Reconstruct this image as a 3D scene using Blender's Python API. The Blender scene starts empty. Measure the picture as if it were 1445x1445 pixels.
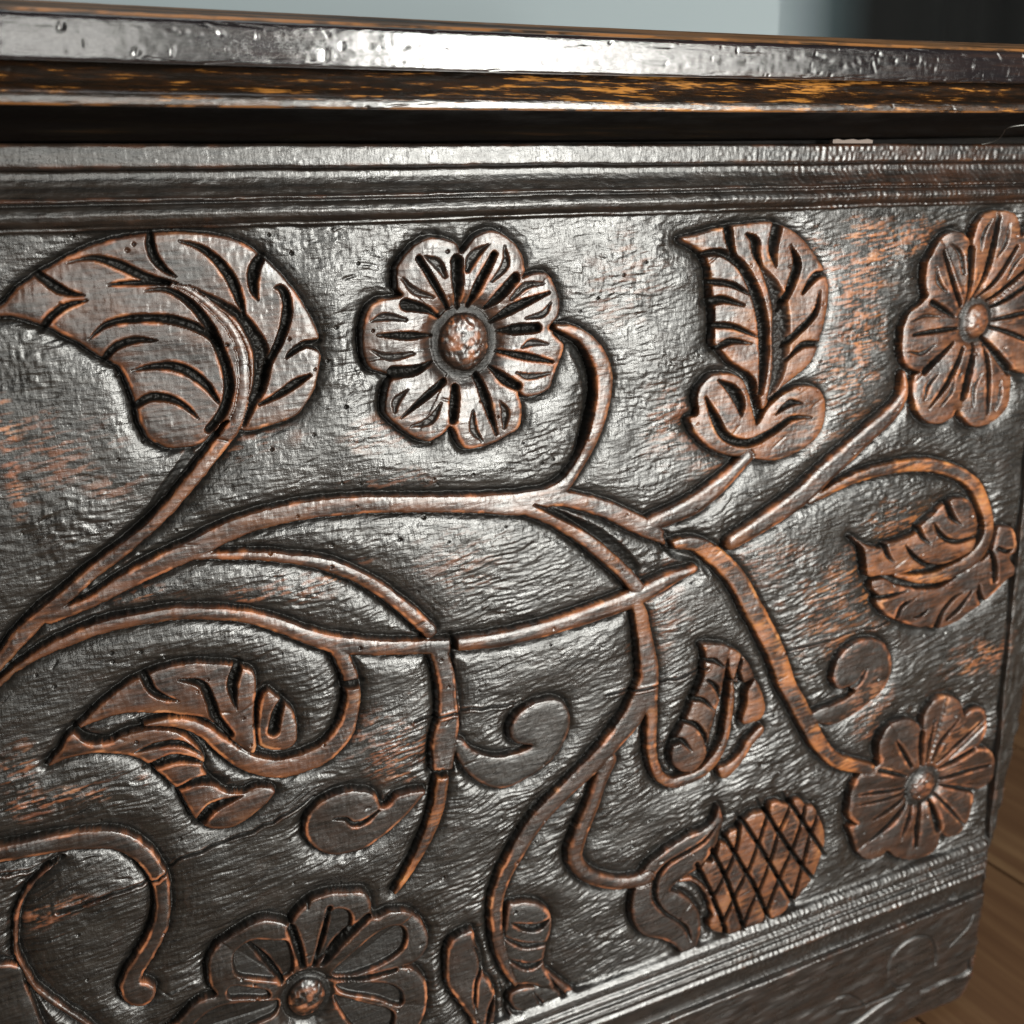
import bpy, math, random
import numpy as np
from mathutils import Matrix, Vector

random.seed(7)
rng = np.random.default_rng(11)
S = bpy.context.scene

# ------------------------------------------------------------------ camera
F, CC, DIST, LIFT = 1445.0, 722.5, 0.42, 0.54      # focal length and centre in photo pixels, metres to the carved face, height of the lens
def unit(v):
    v = np.array(v, float)
    return v / np.linalg.norm(v)
_X = unit((4000 - CC, 205 - CC, F))
_D = unit((912 - CC, 5923 - CC, F)); _D = unit(_D - _X * np.dot(_X, _D))
_Z = -_D
_Y = np.cross(_Z, _X)
RW = np.stack([_X, _Y, _Z])                         # world axes seen from the lens

cam_data = bpy.data.cameras.new("camera")
cam = bpy.data.objects.new("camera", cam_data)
S.collection.objects.link(cam)
right, up, back = RW @ np.array([1, 0, 0.]), RW @ np.array([0, -1, 0.]), RW @ np.array([0, 0, -1.])
m = Matrix.Identity(4)
for i in range(3):
    m[i][0], m[i][1], m[i][2] = right[i], up[i], back[i]
m[0][3], m[1][3], m[2][3] = 0.0, -DIST, LIFT
cam.matrix_world = m
cam_data.sensor_width = 36.0
cam_data.lens = 36.0
cam_data.clip_start = 0.01
cam_data.clip_end = 60
cam_data.dof.use_dof = True
cam_data.dof.focus_distance = 0.435
cam_data.dof.aperture_fstop = 11
S.camera = cam

# ------------------------------------------------------------------ light
W = bpy.data.worlds.new("World"); S.world = W; W.use_nodes = True
bg = W.node_tree.nodes["Background"]
bg.inputs[0].default_value = (0.84, 0.86, 0.84, 1)
bg.inputs[1].default_value = 0.05

def window_light(name, loc, target, sx, sy, radiance, col):
    d = bpy.data.lights.new(name, 'AREA'); d.shape = 'RECTANGLE'
    d.size, d.size_y = sx, sy
    d.energy = radiance * math.pi * sx * sy
    d.color = col
    o = bpy.data.objects.new(name, d); S.collection.objects.link(o)
    o.location = loc
    o.rotation_euler = (Vector(target) - Vector(loc)).to_track_quat('-Z', 'Y').to_euler()
    return o
COOL = (1.0, 0.99, 0.925)
window_light("window_light", (0.92, -1.75, LIFT + 0.18), (0.92, 0, LIFT + .18), 0.24, 1.35, 40, COOL)
window_light("wide_window_light", (1.24, -1.82, LIFT + 0.15), (1.1, 0, LIFT + .1), 0.9, 1.35, 6.0, COOL)
window_light("far_window_light", (0.10, -1.95, LIFT + 0.25), (0.10, 0, LIFT + .25), 0.34, 1.2, 5.5, COOL)
window_light("wall_fill_light", (0.2, -0.1, LIFT + 1.7), (0.3, 0.6, LIFT - 0.1), 0.7, 0.5, 2.2, (0.95, 0.98, 1.0))  # added unseen fill lamp, brightens the wall behind the chest

S.view_settings.view_transform = 'Standard'
S.view_settings.look = 'None'
S.view_settings.exposure = 0.2
S.view_settings.gamma = 1.0
S.cycles.max_bounces = 5
S.cycles.use_denoising = True

# ------------------------------------------------------------------ pixel -> carved face, millimetres (x along the chest, z up from the lens height)
def PP(x, y, yo=0.0):
    x = np.asarray(x, float); y = np.asarray(y, float)
    r = [RW[k, 0] * (x - CC) + RW[k, 1] * (y - CC) + RW[k, 2] * F for k in range(3)]
    t = (DIST * 1000 + yo) / r[1]
    return r[0] * t, r[2] * t

def conv(pts, o=(0, 0, 1.0)):
    """zoomed tracing coordinates -> photo pixels"""
    return [tuple([o[0] + p[0] / o[2], o[1] + p[1] / o[2]] + [q / o[2] for q in p[2:3]]) for p in pts]

def catmull(P, closed, n):
    P = np.asarray(P, float); N = len(P); out = []
    rngs = range(N) if closed else range(N - 1)
    for i in rngs:
        if closed:
            a, b, c, d = P[(i - 1) % N], P[i], P[(i + 1) % N], P[(i + 2) % N]
        else:
            b, c = P[i], P[i + 1]
            a = P[i - 1] if i > 0 else 2 * b - c
            d = P[i + 2] if i + 2 < N else 2 * c - b
        for k in range(n):
            t = k / n
            out.append(0.5 * ((2 * b) + (c - a) * t + (2 * a - 5 * b + 4 * c - d) * t * t + (3 * b - a - 3 * c + d) * t ** 3))
    if not closed:
        out.append(P[-1])
    return np.array(out)

# ------------------------------------------------------------------ grid of the carved front
XR = 566.0
px = np.arange(-150, 1446, 1.5)
gx_main = PP(px, 760 + 0 * px)[0]
gx = np.concatenate([np.linspace(-200, gx_main[0] - 1.5, 60), gx_main[gx_main < XR]])
while gx[-1] < XR:
    gx = np.append(gx, gx[-1] + 0.62)
gz = np.concatenate([np.linspace(-538, -431, 150)[:-1], np.arange(-431, 34.6, 0.47)])
gz[-1] = 34.6
NX, NZ = len(gx), len(gz)
GX, GZ = np.meshgrid(gx, gz)

_tabs = {}
def vnoise(x, z, seed):
    if seed not in _tabs:
        _tabs[seed] = np.random.default_rng(seed).random((256, 256)).astype(np.float32) * 2 - 1
    T = _tabs[seed]
    xi = np.floor(x).astype(np.int64); zi = np.floor(z).astype(np.int64)
    fx = (x - xi).astype(np.float32); fz = (z - zi).astype(np.float32)
    fx = fx * fx * (3 - 2 * fx); fz = fz * fz * (3 - 2 * fz)
    x0, x1, z0, z1 = xi & 255, (xi + 1) & 255, zi & 255, (zi + 1) & 255
    return (T[z0, x0] * (1 - fx) + T[z0, x1] * fx) * (1 - fz) + (T[z1, x0] * (1 - fx) + T[z1, x1] * fx) * fz

def rotn(X, Z, ang, sx, sz, seed):
    c, s = math.cos(ang), math.sin(ang)
    return vnoise((X * c + Z * s) / sx + 57.3, (-X * s + Z * c) / sz + 91.7, seed)

def smooth(e0, e1, v):
    t = np.clip((v - e0) / (e1 - e0), 0, 1)
    return t * t * (3 - 2 * t)

def seg_update(D, pts, wid, M):
    """D: signed 'inside' value; for each segment, w/2 - distance, maximised"""
    for i in range(len(pts) - 1):
        (ax, az), (bx, bz) = pts[i], pts[i + 1]
        wa, wb = wid[i] / 2, wid[i + 1] / 2
        R = max(wa, wb) + M
        i0, i1 = np.searchsorted(gx, (min(ax, bx) - R, max(ax, bx) + R))
        j0, j1 = np.searchsorted(gz, (min(az, bz) - R, max(az, bz) + R))
        if i1 <= i0 or j1 <= j0: continue
        X = GX[j0:j1, i0:i1]; Z = GZ[j0:j1, i0:i1]
        dx, dz = bx - ax, bz - az
        L = dx * dx + dz * dz + 1e-9
        t = np.clip(((X - ax) * dx + (Z - az) * dz) / L, 0, 1)
        d = np.hypot(X - ax - t * dx, Z - az - t * dz)
        v = wa + (wb - wa) * t - d
        np.maximum(D[j0:j1, i0:i1], v, out=D[j0:j1, i0:i1])

def bbox(pts, M):
    i0, i1 = np.searchsorted(gx, (pts[:, 0].min() - M, pts[:, 0].max() + M))
    j0, j1 = np.searchsorted(gz, (pts[:, 1].min() - M, pts[:, 1].max() + M))
    return slice(max(j0 - 1, 0), j1 + 1), slice(max(i0 - 1, 0), i1 + 1)

def inside(pts, X, Z):
    r = np.zeros(X.shape, bool); n = len(pts)
    for i in range(n):
        (ax, az), (bx, bz) = pts[i], pts[(i + 1) % n]
        if az == bz: continue
        c = ((az > Z) != (bz > Z)) & (X < (bx - ax) * (Z - az) / (bz - az) + ax)
        r ^= c
    return r

def outline_sdf(poly_px, M=6.0, n=5):
    P = catmull([p[:2] for p in poly_px], True, n)
    x, z = PP(P[:, 0], P[:, 1]); pts = np.stack([x, z], 1)
    sl = bbox(pts, M)
    D = np.full((NZ, NX), -float(M))
    cl = np.vstack([pts, pts[:1]])
    seg_update(D, cl, np.zeros(len(cl)), M)
    X, Z = GX[sl], GZ[sl]
    ins = inside(pts, X, Z)
    sub = D[sl]
    sub = np.where(ins, -sub, sub)
    return sl, sub, pts

def stroke_geom(pts_px, n=6):
    P = catmull(pts_px, False, n)
    T = np.gradient(P[:, :2], axis=0); T /= np.linalg.norm(T, axis=1)[:, None] + 1e-9
    Nn = np.stack([-T[:, 1], T[:, 0]], 1)
    h = np.maximum(P[:, 2:3], 0.5) / 2
    A = P[:, :2] + Nn * h; B = P[:, :2] - Nn * h
    ax, az = PP(A[:, 0], A[:, 1]); bx, bz = PP(B[:, 0], B[:, 1])
    x, z = PP(P[:, 0], P[:, 1])
    return np.stack([x, z], 1), np.hypot(ax - bx, az - bz)

def stroke_sdf(pts_px, M=6.0):
    pts, w = stroke_geom(pts_px)
    sl = bbox(pts, M + w.max() / 2)
    D = np.full((NZ, NX), -float(M))
    seg_update(D, pts, w, M)
    return sl, D[sl], pts

# ------------------------------------------------------------------ tracings of the carving (photo pixels, or zoomed tracing coordinates with their origin and scale)
A1, A4, A9, A6, A8, A7, A5 = (0, 0, 2.89), (0, 450, 2.89), (945, 945, 2.89), (945, 450, 2.89), (450, 945, 2.89), (0, 945, 2.89), (450, 450, 2.89)
A3 = (945, 0, 2.89)
ZG, ZC, ZF, ZR, ZP, ZQ, ZE, ZD, ZB = (920, 860, 4.815), (880, 1120, 4.817), (1165, 640, 5.16), (600, 1245, 6.02), (0, 1180, 4.817), (240, 1230, 3.6125), (1245, 280, 4.25), (1140, 870, 3.905), (500, 310, 4.378)

OUT = []      # (key, kind, label, parent key, outline px, top mm)
def leaf(key, lab, pts, o=(0, 0, 1), top=0.0, kind='carved_leaf', dome=0.0): OUT.append(dict(key=key, kind=kind, label=lab, pts=conv(pts, o), top=top, dome=dome, stroke=False))
def stem(key, lab, pts, o=(0, 0, 1), top=0.0, kind='carved_stem', rnd=0.9): OUT.append(dict(key=key, kind=kind, label=lab, pts=conv(pts, o), top=top, rnd=rnd, stroke=True))
GOUGE = []
def cut(pts, o=(0, 0, 1), k=1.0): GOUGE.append((conv(pts, o), k, any(q['key'] == 'SM' for q in OUT)))
CRACK = []
def crack(pts, o=(0, 0, 1)): CRACK.append(conv(pts, o))
POCKET = []
def pocket(pts, o=(0, 0, 1), depth=2.2, edge=1.2): POCKET.append((conv(pts, o), depth, edge))

# --- large leaf, upper left
leaf('leafA', 'large leaf with deeply cut lobes', [(2, 432), (30, 402), (55, 386), (85, 368), (120, 350), (160, 337), (200, 331), (240, 328), (280, 329), (330, 338), (365, 357), (398, 388), (425, 424), (443, 455), (451, 480), (432, 488), (452, 498), (450, 525), (443, 552), (428, 577), (412, 590), (385, 600), (350, 608), (330, 600), (318, 595), (300, 612), (285, 626), (262, 632), (236, 631), (212, 620), (199, 600), (193, 578), (184, 548), (170, 520), (156, 511), (140, 503), (118, 488), (95, 475), (68, 462), (40, 452), (15, 446), (-20, 444)])
for g in [
    [(212, 328, 10), (212, 345, 13), (218, 364, 13), (232, 380, 9), (248, 390, 2)],
    [(252, 340, 2), (280, 348, 9), (305, 366, 13), (325, 392, 15), (338, 422, 12), (345, 446, 3)],
    [(370, 360, 13), (358, 382, 17), (358, 408, 12), (364, 424, 2)],
    [(388, 406, 3), (398, 408, 11), (405, 425, 13), (404, 450, 14), (395, 480, 12), (380, 512, 10), (368, 552, 5)],
    [(454, 482, 9), (428, 487, 10), (410, 499, 7), (404, 506, 2)],
    [(437, 530, 5), (417, 541, 12), (395, 556, 10), (366, 571, 5)],
    [(96, 370, 2), (131, 364, 8), (166, 373, 13), (205, 391, 13), (248, 402, 8)],
    [(52, 386, 12), (78, 405, 15), (100, 414, 9), (119, 417, 2)],
    [(123, 424, 2), (95, 431, 10), (73, 446, 12), (58, 466, 12)],
    [(124, 480, 2), (150, 458, 8), (185, 450, 12), (220, 449, 12), (255, 454, 13), (288, 468, 12), (310, 488, 8)],
    [(145, 510, 10), (162, 490, 11), (190, 480, 10), (222, 481, 2)],
    [(186, 524, 2), (212, 518, 8), (245, 517, 13), (270, 527, 14), (292, 545, 12), (309, 568, 5)],
    [(188, 575, 10), (212, 561, 12), (240, 563, 11), (262, 574, 8), (280, 591, 2)],
    [(205, 410, 2), (236, 409, 8), (268, 427, 12), (294, 459, 14), (309, 490, 14), (320, 520, 15), (323, 550, 15), (314, 582, 14), (296, 606, 14)],
    [(152, 402, 2), (190, 399, 8), (240, 400, 5)],
]: cut(g)
cut([(265, 404, 4), (311, 428, 11), (342, 450, 16), (364, 484, 22), (370, 512, 24), (366, 545, 20), (353, 575, 14), (344, 600, 8)], k=.8)
# --- small rounded flowers
leaf('flowerB', 'round seven petalled flower with a large boss', [(178, 100), (0, 0)], kind='skip')
OUT.pop()
B_out = [(262, 330), (268, 290), (330, 200), (390, 145), (470, 108), (560, 120), (635, 150), (660, 205), (700, 170), (740, 110), (830, 68), (900, 82), (985, 140), (1035, 210), (1058, 310), (1040, 360), (1120, 330), (1200, 335), (1250, 410), (1275, 500), (1265, 590), (1205, 668), (1255, 700), (1300, 770), (1280, 860), (1240, 960), (1210, 1040), (1130, 1085), (1050, 1090), (1015, 1060), (1035, 1150), (1025, 1280), (960, 1330), (860, 1385), (710, 1418), (650, 1370), (600, 1275), (540, 1330), (460, 1372), (380, 1350), (270, 1270), (200, 1205), (190, 1120), (215, 1010), (240, 975), (170, 940), (110, 920), (70, 850), (52, 740), (60, 640), (90, 545), (160, 495), (250, 482), (300, 465), (265, 420)]
leaf('flowerB', 'round flower of seven broad petals with a large boss', B_out, ZB, kind='carved_flower')
for g in [
    [(590, 545, 25), (510, 420, 42), (400, 240, 40)], [(650, 540, 25), (640, 380, 70), (635, 255, 75)], [(715, 530, 25), (770, 400, 55), (860, 215, 40)],
    [(820, 545, 25), (900, 470, 65), (995, 360, 62)], [(860, 630, 25), (1000, 540, 58), (1210, 450, 18)], [(900, 690, 25), (1000, 678, 65), (1130, 668, 62)],
    [(890, 815, 20), (1060, 845, 50), (1230, 880, 20)], [(850, 915, 25), (930, 985, 70), (1010, 1030, 60)], [(765, 965, 40), (820, 1120, 55), (885, 1330, 14)],
    [(630, 1040, 50), (620, 1140, 60), (610, 1240, 50)], [(560, 1000, 40), (450, 1090, 45), (290, 1225, 12)], [(490, 880, 18), (380, 930, 60), (240, 945, 80)],
    [(485, 718, 18), (320, 718, 55), (140, 715, 14)], [(530, 600, 25), (450, 555, 50), (320, 525, 80)],
]: cut(g, ZB)
for g in [
    [(430, 225, 10), (510, 270, 60), (560, 350, 30)], [(300, 360, 10), (370, 440, 45), (490, 480, 20)], [(830, 150, 10), (740, 220, 65), (700, 310, 40)],
    [(925, 160, 10), (930, 280, 50), (850, 380, 20)], [(1180, 395, 10), (1060, 410, 50), (980, 490, 30)], [(1220, 510, 10), (1170, 580, 40), (1060, 610, 14)],
    [(1200, 770, 10), (1100, 760, 45), (1040, 790, 20)], [(1000, 945, 10), (1080, 970, 40), (1220, 950, 10)], [(900, 1120, 10), (935, 1190, 50), (930, 1290, 20)],
    [(735, 1180, 10), (735, 1290, 50), (790, 1370, 14)], [(540, 1130, 10), (470, 1240, 50), (350, 1280, 12)], [(330, 1050, 10), (260, 1120, 50), (250, 1190, 20)],
    [(100, 630, 10), (190, 600, 50), (320, 620, 20)], [(110, 810, 10), (220, 850, 45), (370, 830, 20)],
]: cut(g, ZB, k=.45)

E_out = [(275, 585), (262, 540), (262, 400), (300, 330), (350, 250), (410, 200), (470, 200), (520, 240), (535, 295), (550, 215), (590, 130), (640, 85), (720, 72), (790, 90), (825, 150), (835, 230), (880, 190), (960, 230), (1000, 330), (960, 440), (1020, 470), (1040, 580), (1010, 680), (950, 720), (1000, 800), (1000, 920), (940, 1020), (860, 1050), (780, 1030), (775, 1120), (760, 1230), (700, 1310), (620, 1360), (550, 1370), (490, 1320), (455, 1270), (420, 1320), (340, 1355), (270, 1340), (220, 1290), (190, 1190), (200, 1080), (240, 1040), (190, 1030), (135, 980), (120, 900), (130, 780), (170, 690), (230, 640)]
leaf('flowerE', 'flower of narrow petals with many fine rays', E_out, ZE, kind='carved_flower')
for g in [
    [(480, 640, 30), (430, 520, 30), (370, 320, 20)], [(520, 620, 20), (530, 480, 30), (535, 310, 45)], [(555, 600, 14), (640, 400, 30), (705, 110, 14)], [(590, 590, 14), (690, 480, 26), (805, 290, 20)],
    [(650, 610, 18), (760, 520, 26), (900, 400, 18)], [(670, 650, 18), (800, 570, 26), (980, 440, 14)], [(680, 730, 18), (800, 700, 30), (980, 660, 20)], [(660, 770, 20), (800, 820, 35), (980, 900, 20)],
    [(610, 830, 26), (680, 930, 45), (760, 1035, 55)], [(620, 880, 20), (635, 1080, 26), (625, 1290, 12)], [(560, 880, 20), (520, 1050, 40), (490, 1190, 40)], [(490, 900, 20), (400, 1090, 30), (285, 1255, 12)],
    [(430, 870, 20), (350, 950, 35), (265, 1035, 40)], [(460, 780, 20), (330, 795, 30), (190, 820, 18)], [(440, 710, 20), (370, 665, 35), (300, 625, 40)],
]: cut(g, ZE)
for g in [[(410, 270, 6), (470, 330, 26), (490, 450, 16)], [(320, 410, 6), (335, 500, 26), (385, 560, 12)], [(670, 120, 6), (610, 210, 22), (595, 310, 12)], [(760, 150, 6), (740, 260, 22), (690, 350, 10)],
          [(850, 330, 6), (790, 400, 20), (750, 480, 10)], [(180, 740, 6), (260, 705, 22), (350, 710, 8)], [(160, 920, 6), (240, 930, 26), (310, 880, 8)], [(340, 1050, 6), (280, 1120, 22), (255, 1210, 8)],
          [(430, 1080, 6), (410, 1160, 22), (350, 1250, 8)], [(590, 1050, 6), (550, 1140, 18), (545, 1250, 8)], [(705, 1090, 6), (700, 1180, 18), (670, 1270, 8)], [(860, 760, 6), (900, 800, 24), (960, 820, 8)]]: cut(g, ZE, k=.6)

D_out = [(395, 815), (385, 740), (395, 690), (420, 640), (460, 600), (510, 575), (570, 570), (615, 600), (628, 650), (640, 560), (670, 500), (720, 455), (790, 440), (840, 475), (862, 545), (900, 515), (965, 508), (990, 570), (975, 650), (935, 725), (1000, 735), (1032, 790), (1030, 880), (985, 940), (925, 965), (915, 1010), (890, 1110), (840, 1190), (780, 1220), (735, 1200), (715, 1270), (650, 1320), (560, 1345), (480, 1325), (440, 1290), (400, 1330), (320, 1342), (275, 1295), (245, 1210), (232, 1165), (275, 1150), (232, 1115), (225, 1060), (240, 980), (270, 900), (325, 850)]
leaf('flowerD', 'flower beside the right hand stile, edges worn orange', D_out, ZD, kind='carved_flower')
for g in [
    [(575, 830, 20), (530, 750, 24), (485, 680, 8)], [(630, 825, 16), (625, 730, 28), (628, 650, 30)], [(660, 810, 12), (675, 700, 18), (700, 570, 8)], [(690, 800, 12), (740, 680, 20), (820, 570, 10)], [(720, 810, 12), (830, 700, 22), (965, 570, 10)],
    [(735, 840, 14), (820, 790, 24), (920, 725, 24)], [(740, 900, 14), (850, 860, 26), (1000, 820, 14)], [(745, 935, 14), (840, 950, 26), (930, 965, 26)], [(710, 985, 14), (780, 1060, 20), (860, 1150, 8)], [(680, 1020, 16), (700, 1090, 34), (720, 1170, 40)],
    [(630, 1040, 16), (605, 1150, 24), (595, 1270, 12)], [(580, 1050, 14), (545, 1140, 22), (515, 1220, 8)], [(545, 1040, 16), (460, 1140, 24), (345, 1240, 8)], [(550, 990, 14), (460, 1060, 24), (365, 1120, 10)], [(545, 950, 12), (400, 970, 18), (270, 990, 6)],
    [(550, 970, 12), (420, 1010, 16), (270, 1045, 6)], [(545, 885, 16), (470, 865, 26), (395, 850, 26)]]: cut(g, ZD)

Q_out = [(-60, 880), (-20, 830), (40, 777), (110, 700), (180, 655), (238, 638), (205, 580), (195, 500), (205, 440), (250, 380), (340, 320), (420, 268), (500, 250), (580, 262), (612, 272), (640, 225), (700, 165), (760, 128), (850, 112), (980, 105), (1020, 150), (1032, 225), (1060, 238), (1130, 207), (1220, 210), (1290, 265), (1322, 345), (1290, 430), (1230, 475), (1175, 492), (1240, 500), (1295, 545), (1316, 620), (1305, 720), (1260, 820), (1200, 900), (1050, 960), (950, 1020), (850, 1090), (700, 1110), (560, 1060), (480, 1000), (380, 1060), (200, 1080), (60, 1040), (-40, 970)]
leaf('flowerQ', 'large flower with scooped out petals at the bottom edge', Q_out, ZQ, kind='carved_flower')
for p in [[(355, 540), (325, 500), (320, 450), (345, 400), (420, 352), (520, 348), (600, 352), (632, 440), (630, 520), (580, 565), (500, 560)],
          [(828, 195), (900, 190), (928, 240), (905, 320), (840, 400), (770, 460), (745, 470), (775, 330)],
          [(1080, 300), (1170, 280), (1210, 320), (1190, 400), (1110, 460), (1000, 512), (880, 545), (830, 520), (940, 410)],
          [(860, 575), (1000, 565), (1120, 575), (1185, 620), (1175, 690), (1040, 650), (870, 620)],
          [(840, 640), (980, 670), (1130, 710), (1140, 780), (1080, 860), (980, 830), (900, 760)],
          [(305, 590), (400, 590), (500, 610), (505, 650), (400, 650), (300, 650)],
          [(90, 850), (180, 730), (320, 675), (540, 665), (550, 730), (420, 790), (260, 880), (140, 920)]]: pocket(p, ZQ, 2.8, 1.0)
for g in [[(680, 500, 35), (655, 400, 50), (618, 290, 50)], [(735, 490, 20), (780, 340, 35), (812, 185, 26)], [(780, 480, 24), (870, 360, 45), (1005, 230, 35)], [(575, 570, 30), (490, 460, 40), (400, 375, 14)], [(810, 560, 16), (970, 548, 24), (1150, 505, 20)]]: cut(g, ZQ)
cut([(700, 190, 10), (715, 140, 30), (790, 120, 10)], ZQ, k=.6)

# --- leaf C with its scrolled calyx
leaf('leafC', 'upright leaf with a central vein, rising from a scrolled calyx', [(962, 337), (985, 331), (1000, 326), (1025, 320), (1060, 315), (1094, 314), (1125, 329), (1149, 356), (1165, 384), (1170, 415), (1163, 460), (1152, 498), (1139, 519), (1111, 541), (1090, 560), (1077, 577), (1069, 545), (1062, 530), (1035, 512), (1014, 491), (1007, 480), (1009, 450), (1005, 415), (1001, 375), (990, 354)])
for g in [
    [(985, 361, 10), (1015, 356, 11), (1042, 370, 14), (1060, 398, 15), (1073, 436, 16), (1079, 480, 16), (1078, 520, 12), (1074, 556, 6)],
    [(1028, 321, 13), (1032, 346, 10), (1039, 362, 3)], [(1055, 330, 4), (1066, 340, 12), (1068, 358, 10), (1077, 382, 3)], [(1098, 318, 15), (1091, 350, 13), (1096, 376, 3)],
    [(1116, 346, 3), (1125, 372, 11), (1116, 405, 12), (1101, 438, 5)], [(1165, 386, 9), (1150, 391, 11), (1134, 414, 4)], [(1157, 410, 2), (1150, 443, 8), (1120, 475, 10), (1107, 490, 4)],
    [(1154, 485, 9), (1132, 488, 10), (1110, 510, 3)], [(1002, 398, 9), (1031, 401, 9), (1058, 415, 4)], [(998, 428, 14), (1021, 423, 12), (1050, 431, 4)], [(1005, 459, 9), (1035, 461, 9), (1069, 475, 4)], [(1009, 494, 8), (1031, 482, 10), (1062, 485, 3)],
]: cut(g)
cut([(1072, 372, 4), (1090, 402, 18), (1101, 435, 24), (1102, 480, 26), (1100, 520, 20), (1086, 562, 8)], k=.7)
leaf('calyxC', 'double scrolled calyx below the upright leaf', [(150, 250), (185, 228), (240, 224), (290, 240), (318, 280), (335, 340), (350, 400), (362, 432), (400, 372), (440, 330), (480, 300), (540, 275), (600, 280), (635, 320), (637, 400), (605, 480), (530, 540), (450, 575), (360, 575), (320, 560), (250, 560), (170, 530), (110, 475), (82, 410), (118, 390), (112, 330), (125, 285)], A6, kind='carved_calyx')
for g in [[(150, 320, 10), (185, 400, 35), (230, 480, 40), (320, 508, 36), (420, 462, 30), (500, 408, 24), (580, 402, 8)], [(200, 250, 8), (258, 290, 45), (290, 345, 40), (295, 400, 6)], [(435, 390, 6), (490, 345, 28), (545, 345, 6)]]: cut(g, A6)

# --- leaf D, lower left
leaf('leafLL', 'ragged leaf above the hooked stem', [(107, 1030), (145, 993), (175, 970), (208, 952), (240, 941), (275, 936), (320, 938), (345, 944), (361, 956), (359, 1010), (362, 1058), (350, 1062), (325, 1042), (305, 1024), (285, 1013), (250, 1009), (210, 1007), (170, 1009), (125, 1024)])
leaf('leafLL2', 'lower half of the ragged leaf, pointed to the left', [(67, 1084), (85, 1060), (101, 1036), (125, 1046), (150, 1050), (175, 1039), (210, 1030), (250, 1034), (276, 1052), (288, 1072), (286, 1088), (300, 1104), (318, 1118), (345, 1120), (365, 1112), (388, 1116), (381, 1130), (346, 1160), (325, 1170), (297, 1170), (277, 1158), (266, 1140), (256, 1121), (243, 1108), (228, 1094), (208, 1078), (190, 1070), (173, 1067), (138, 1064), (97, 1072)])
leaf('leafLL3', 'small damaged lobe inside the curve of the hooked stem', [(367, 1052), (365, 1012), (369, 988), (379, 976), (392, 984), (404, 994), (416, 1008), (420, 1030), (417, 1050), (398, 1060)], kind='carved_leaflet')
for g in [
    [(204, 955, 14), (215, 975, 12), (232, 985, 8), (252, 990, 2)], [(252, 960, 3), (284, 966, 12), (297, 990, 14), (305, 1014, 16), (325, 1038, 12)],
    [(337, 938, 14), (328, 965, 15), (330, 985, 10), (334, 1001, 2)], [(103, 1026, 10), (125, 1044, 13), (152, 1046, 4)],
    [(190, 1063, 2), (225, 1052, 9), (256, 1050, 9), (286, 1066, 2)], [(210, 1085, 12), (242, 1072, 14), (270, 1073, 9), (292, 1080, 1)], [(252, 1114, 7), (284, 1102, 12), (318, 1106, 14)],
    [(280, 1164, 14), (298, 1142, 15), (325, 1130, 8), (342, 1124, 2)], [(386, 1032, 16), (392, 1005, 14), (401, 988, 10)]]: cut(g)

# --- leaf G / its loop
leaf('leafG', 'small folded leaf inside a looped stem', [(345, 240), (362, 290), (362, 350), (355, 440), (330, 520), (290, 610), (240, 740), (190, 830), (145, 920), (130, 1010), (165, 1080), (220, 1110), (290, 1100), (350, 1040), (380, 960), (400, 850), (440, 700), (470, 600), (490, 480), (515, 350), (540, 270), (500, 245), (430, 238)], ZG)
leaf('leafG2', 'half leaf behind the looped stem', [(540, 270), (590, 290), (640, 340), (690, 420), (695, 470), (630, 500), (560, 490), (525, 420), (525, 330)], ZG, kind='carved_leaflet')
leaf('leafG3', 'pointed leaflet beside the looped stem', [(712, 480), (745, 540), (768, 620), (775, 690), (740, 750), (690, 772), (630, 785), (618, 740), (645, 660), (650, 570), (680, 510)], ZG, kind='carved_leaflet')
leaf('leafG4', 'curled leaflet below the looped stem', [(755, 795), (760, 840), (690, 925), (610, 1050), (530, 1140), (485, 1155), (455, 1110), (465, 1080), (540, 1050), (600, 980), (650, 900), (700, 840)], ZG, kind='carved_leaflet')
for g in [[(365, 345, 26), (430, 352, 40), (492, 392, 14)], [(375, 478, 12), (435, 525, 34), (468, 600, 18)], [(275, 612, 36), (355, 622, 36), (432, 692, 10)], [(225, 765, 30), (300, 785, 38), (365, 870, 34), (382, 965, 14)], [(135, 915, 40), (205, 895, 44), (272, 965, 10)], [(590, 430, 26), (610, 520, 40)], [(620, 300, 14), (600, 380, 24), (570, 470, 18)]]: cut(g, ZG)

# --- leaf F / its loop
leaf('leafF', 'leaf with curved cuts inside the orange looped stem', [(920, 345), (960, 328), (1050, 338), (1092, 420), (1110, 500), (1105, 600), (1085, 690), (990, 760), (880, 810), (770, 830), (650, 850), (540, 880), (400, 890), (310, 895), (292, 800), (275, 690), (200, 610), (300, 670), (410, 692), (450, 660), (560, 630), (660, 588), (700, 535), (790, 450), (870, 372)], ZF)
leaf('leafF2', 'lower half of the leaf, outside the loop', [(335, 940), (400, 915), (460, 925), (520, 960), (700, 990), (850, 970), (960, 900), (1080, 810), (1160, 770), (1220, 690), (1255, 560), (1300, 530), (1380, 565), (1400, 700), (1345, 760), (1400, 860), (1330, 920), (1240, 1010), (1150, 1090), (1050, 1160), (950, 1230), (830, 1275), (740, 1265), (670, 1268), (520, 1215), (450, 1180), (400, 1130), (365, 1075), (390, 1035), (345, 990)], ZF)
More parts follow.
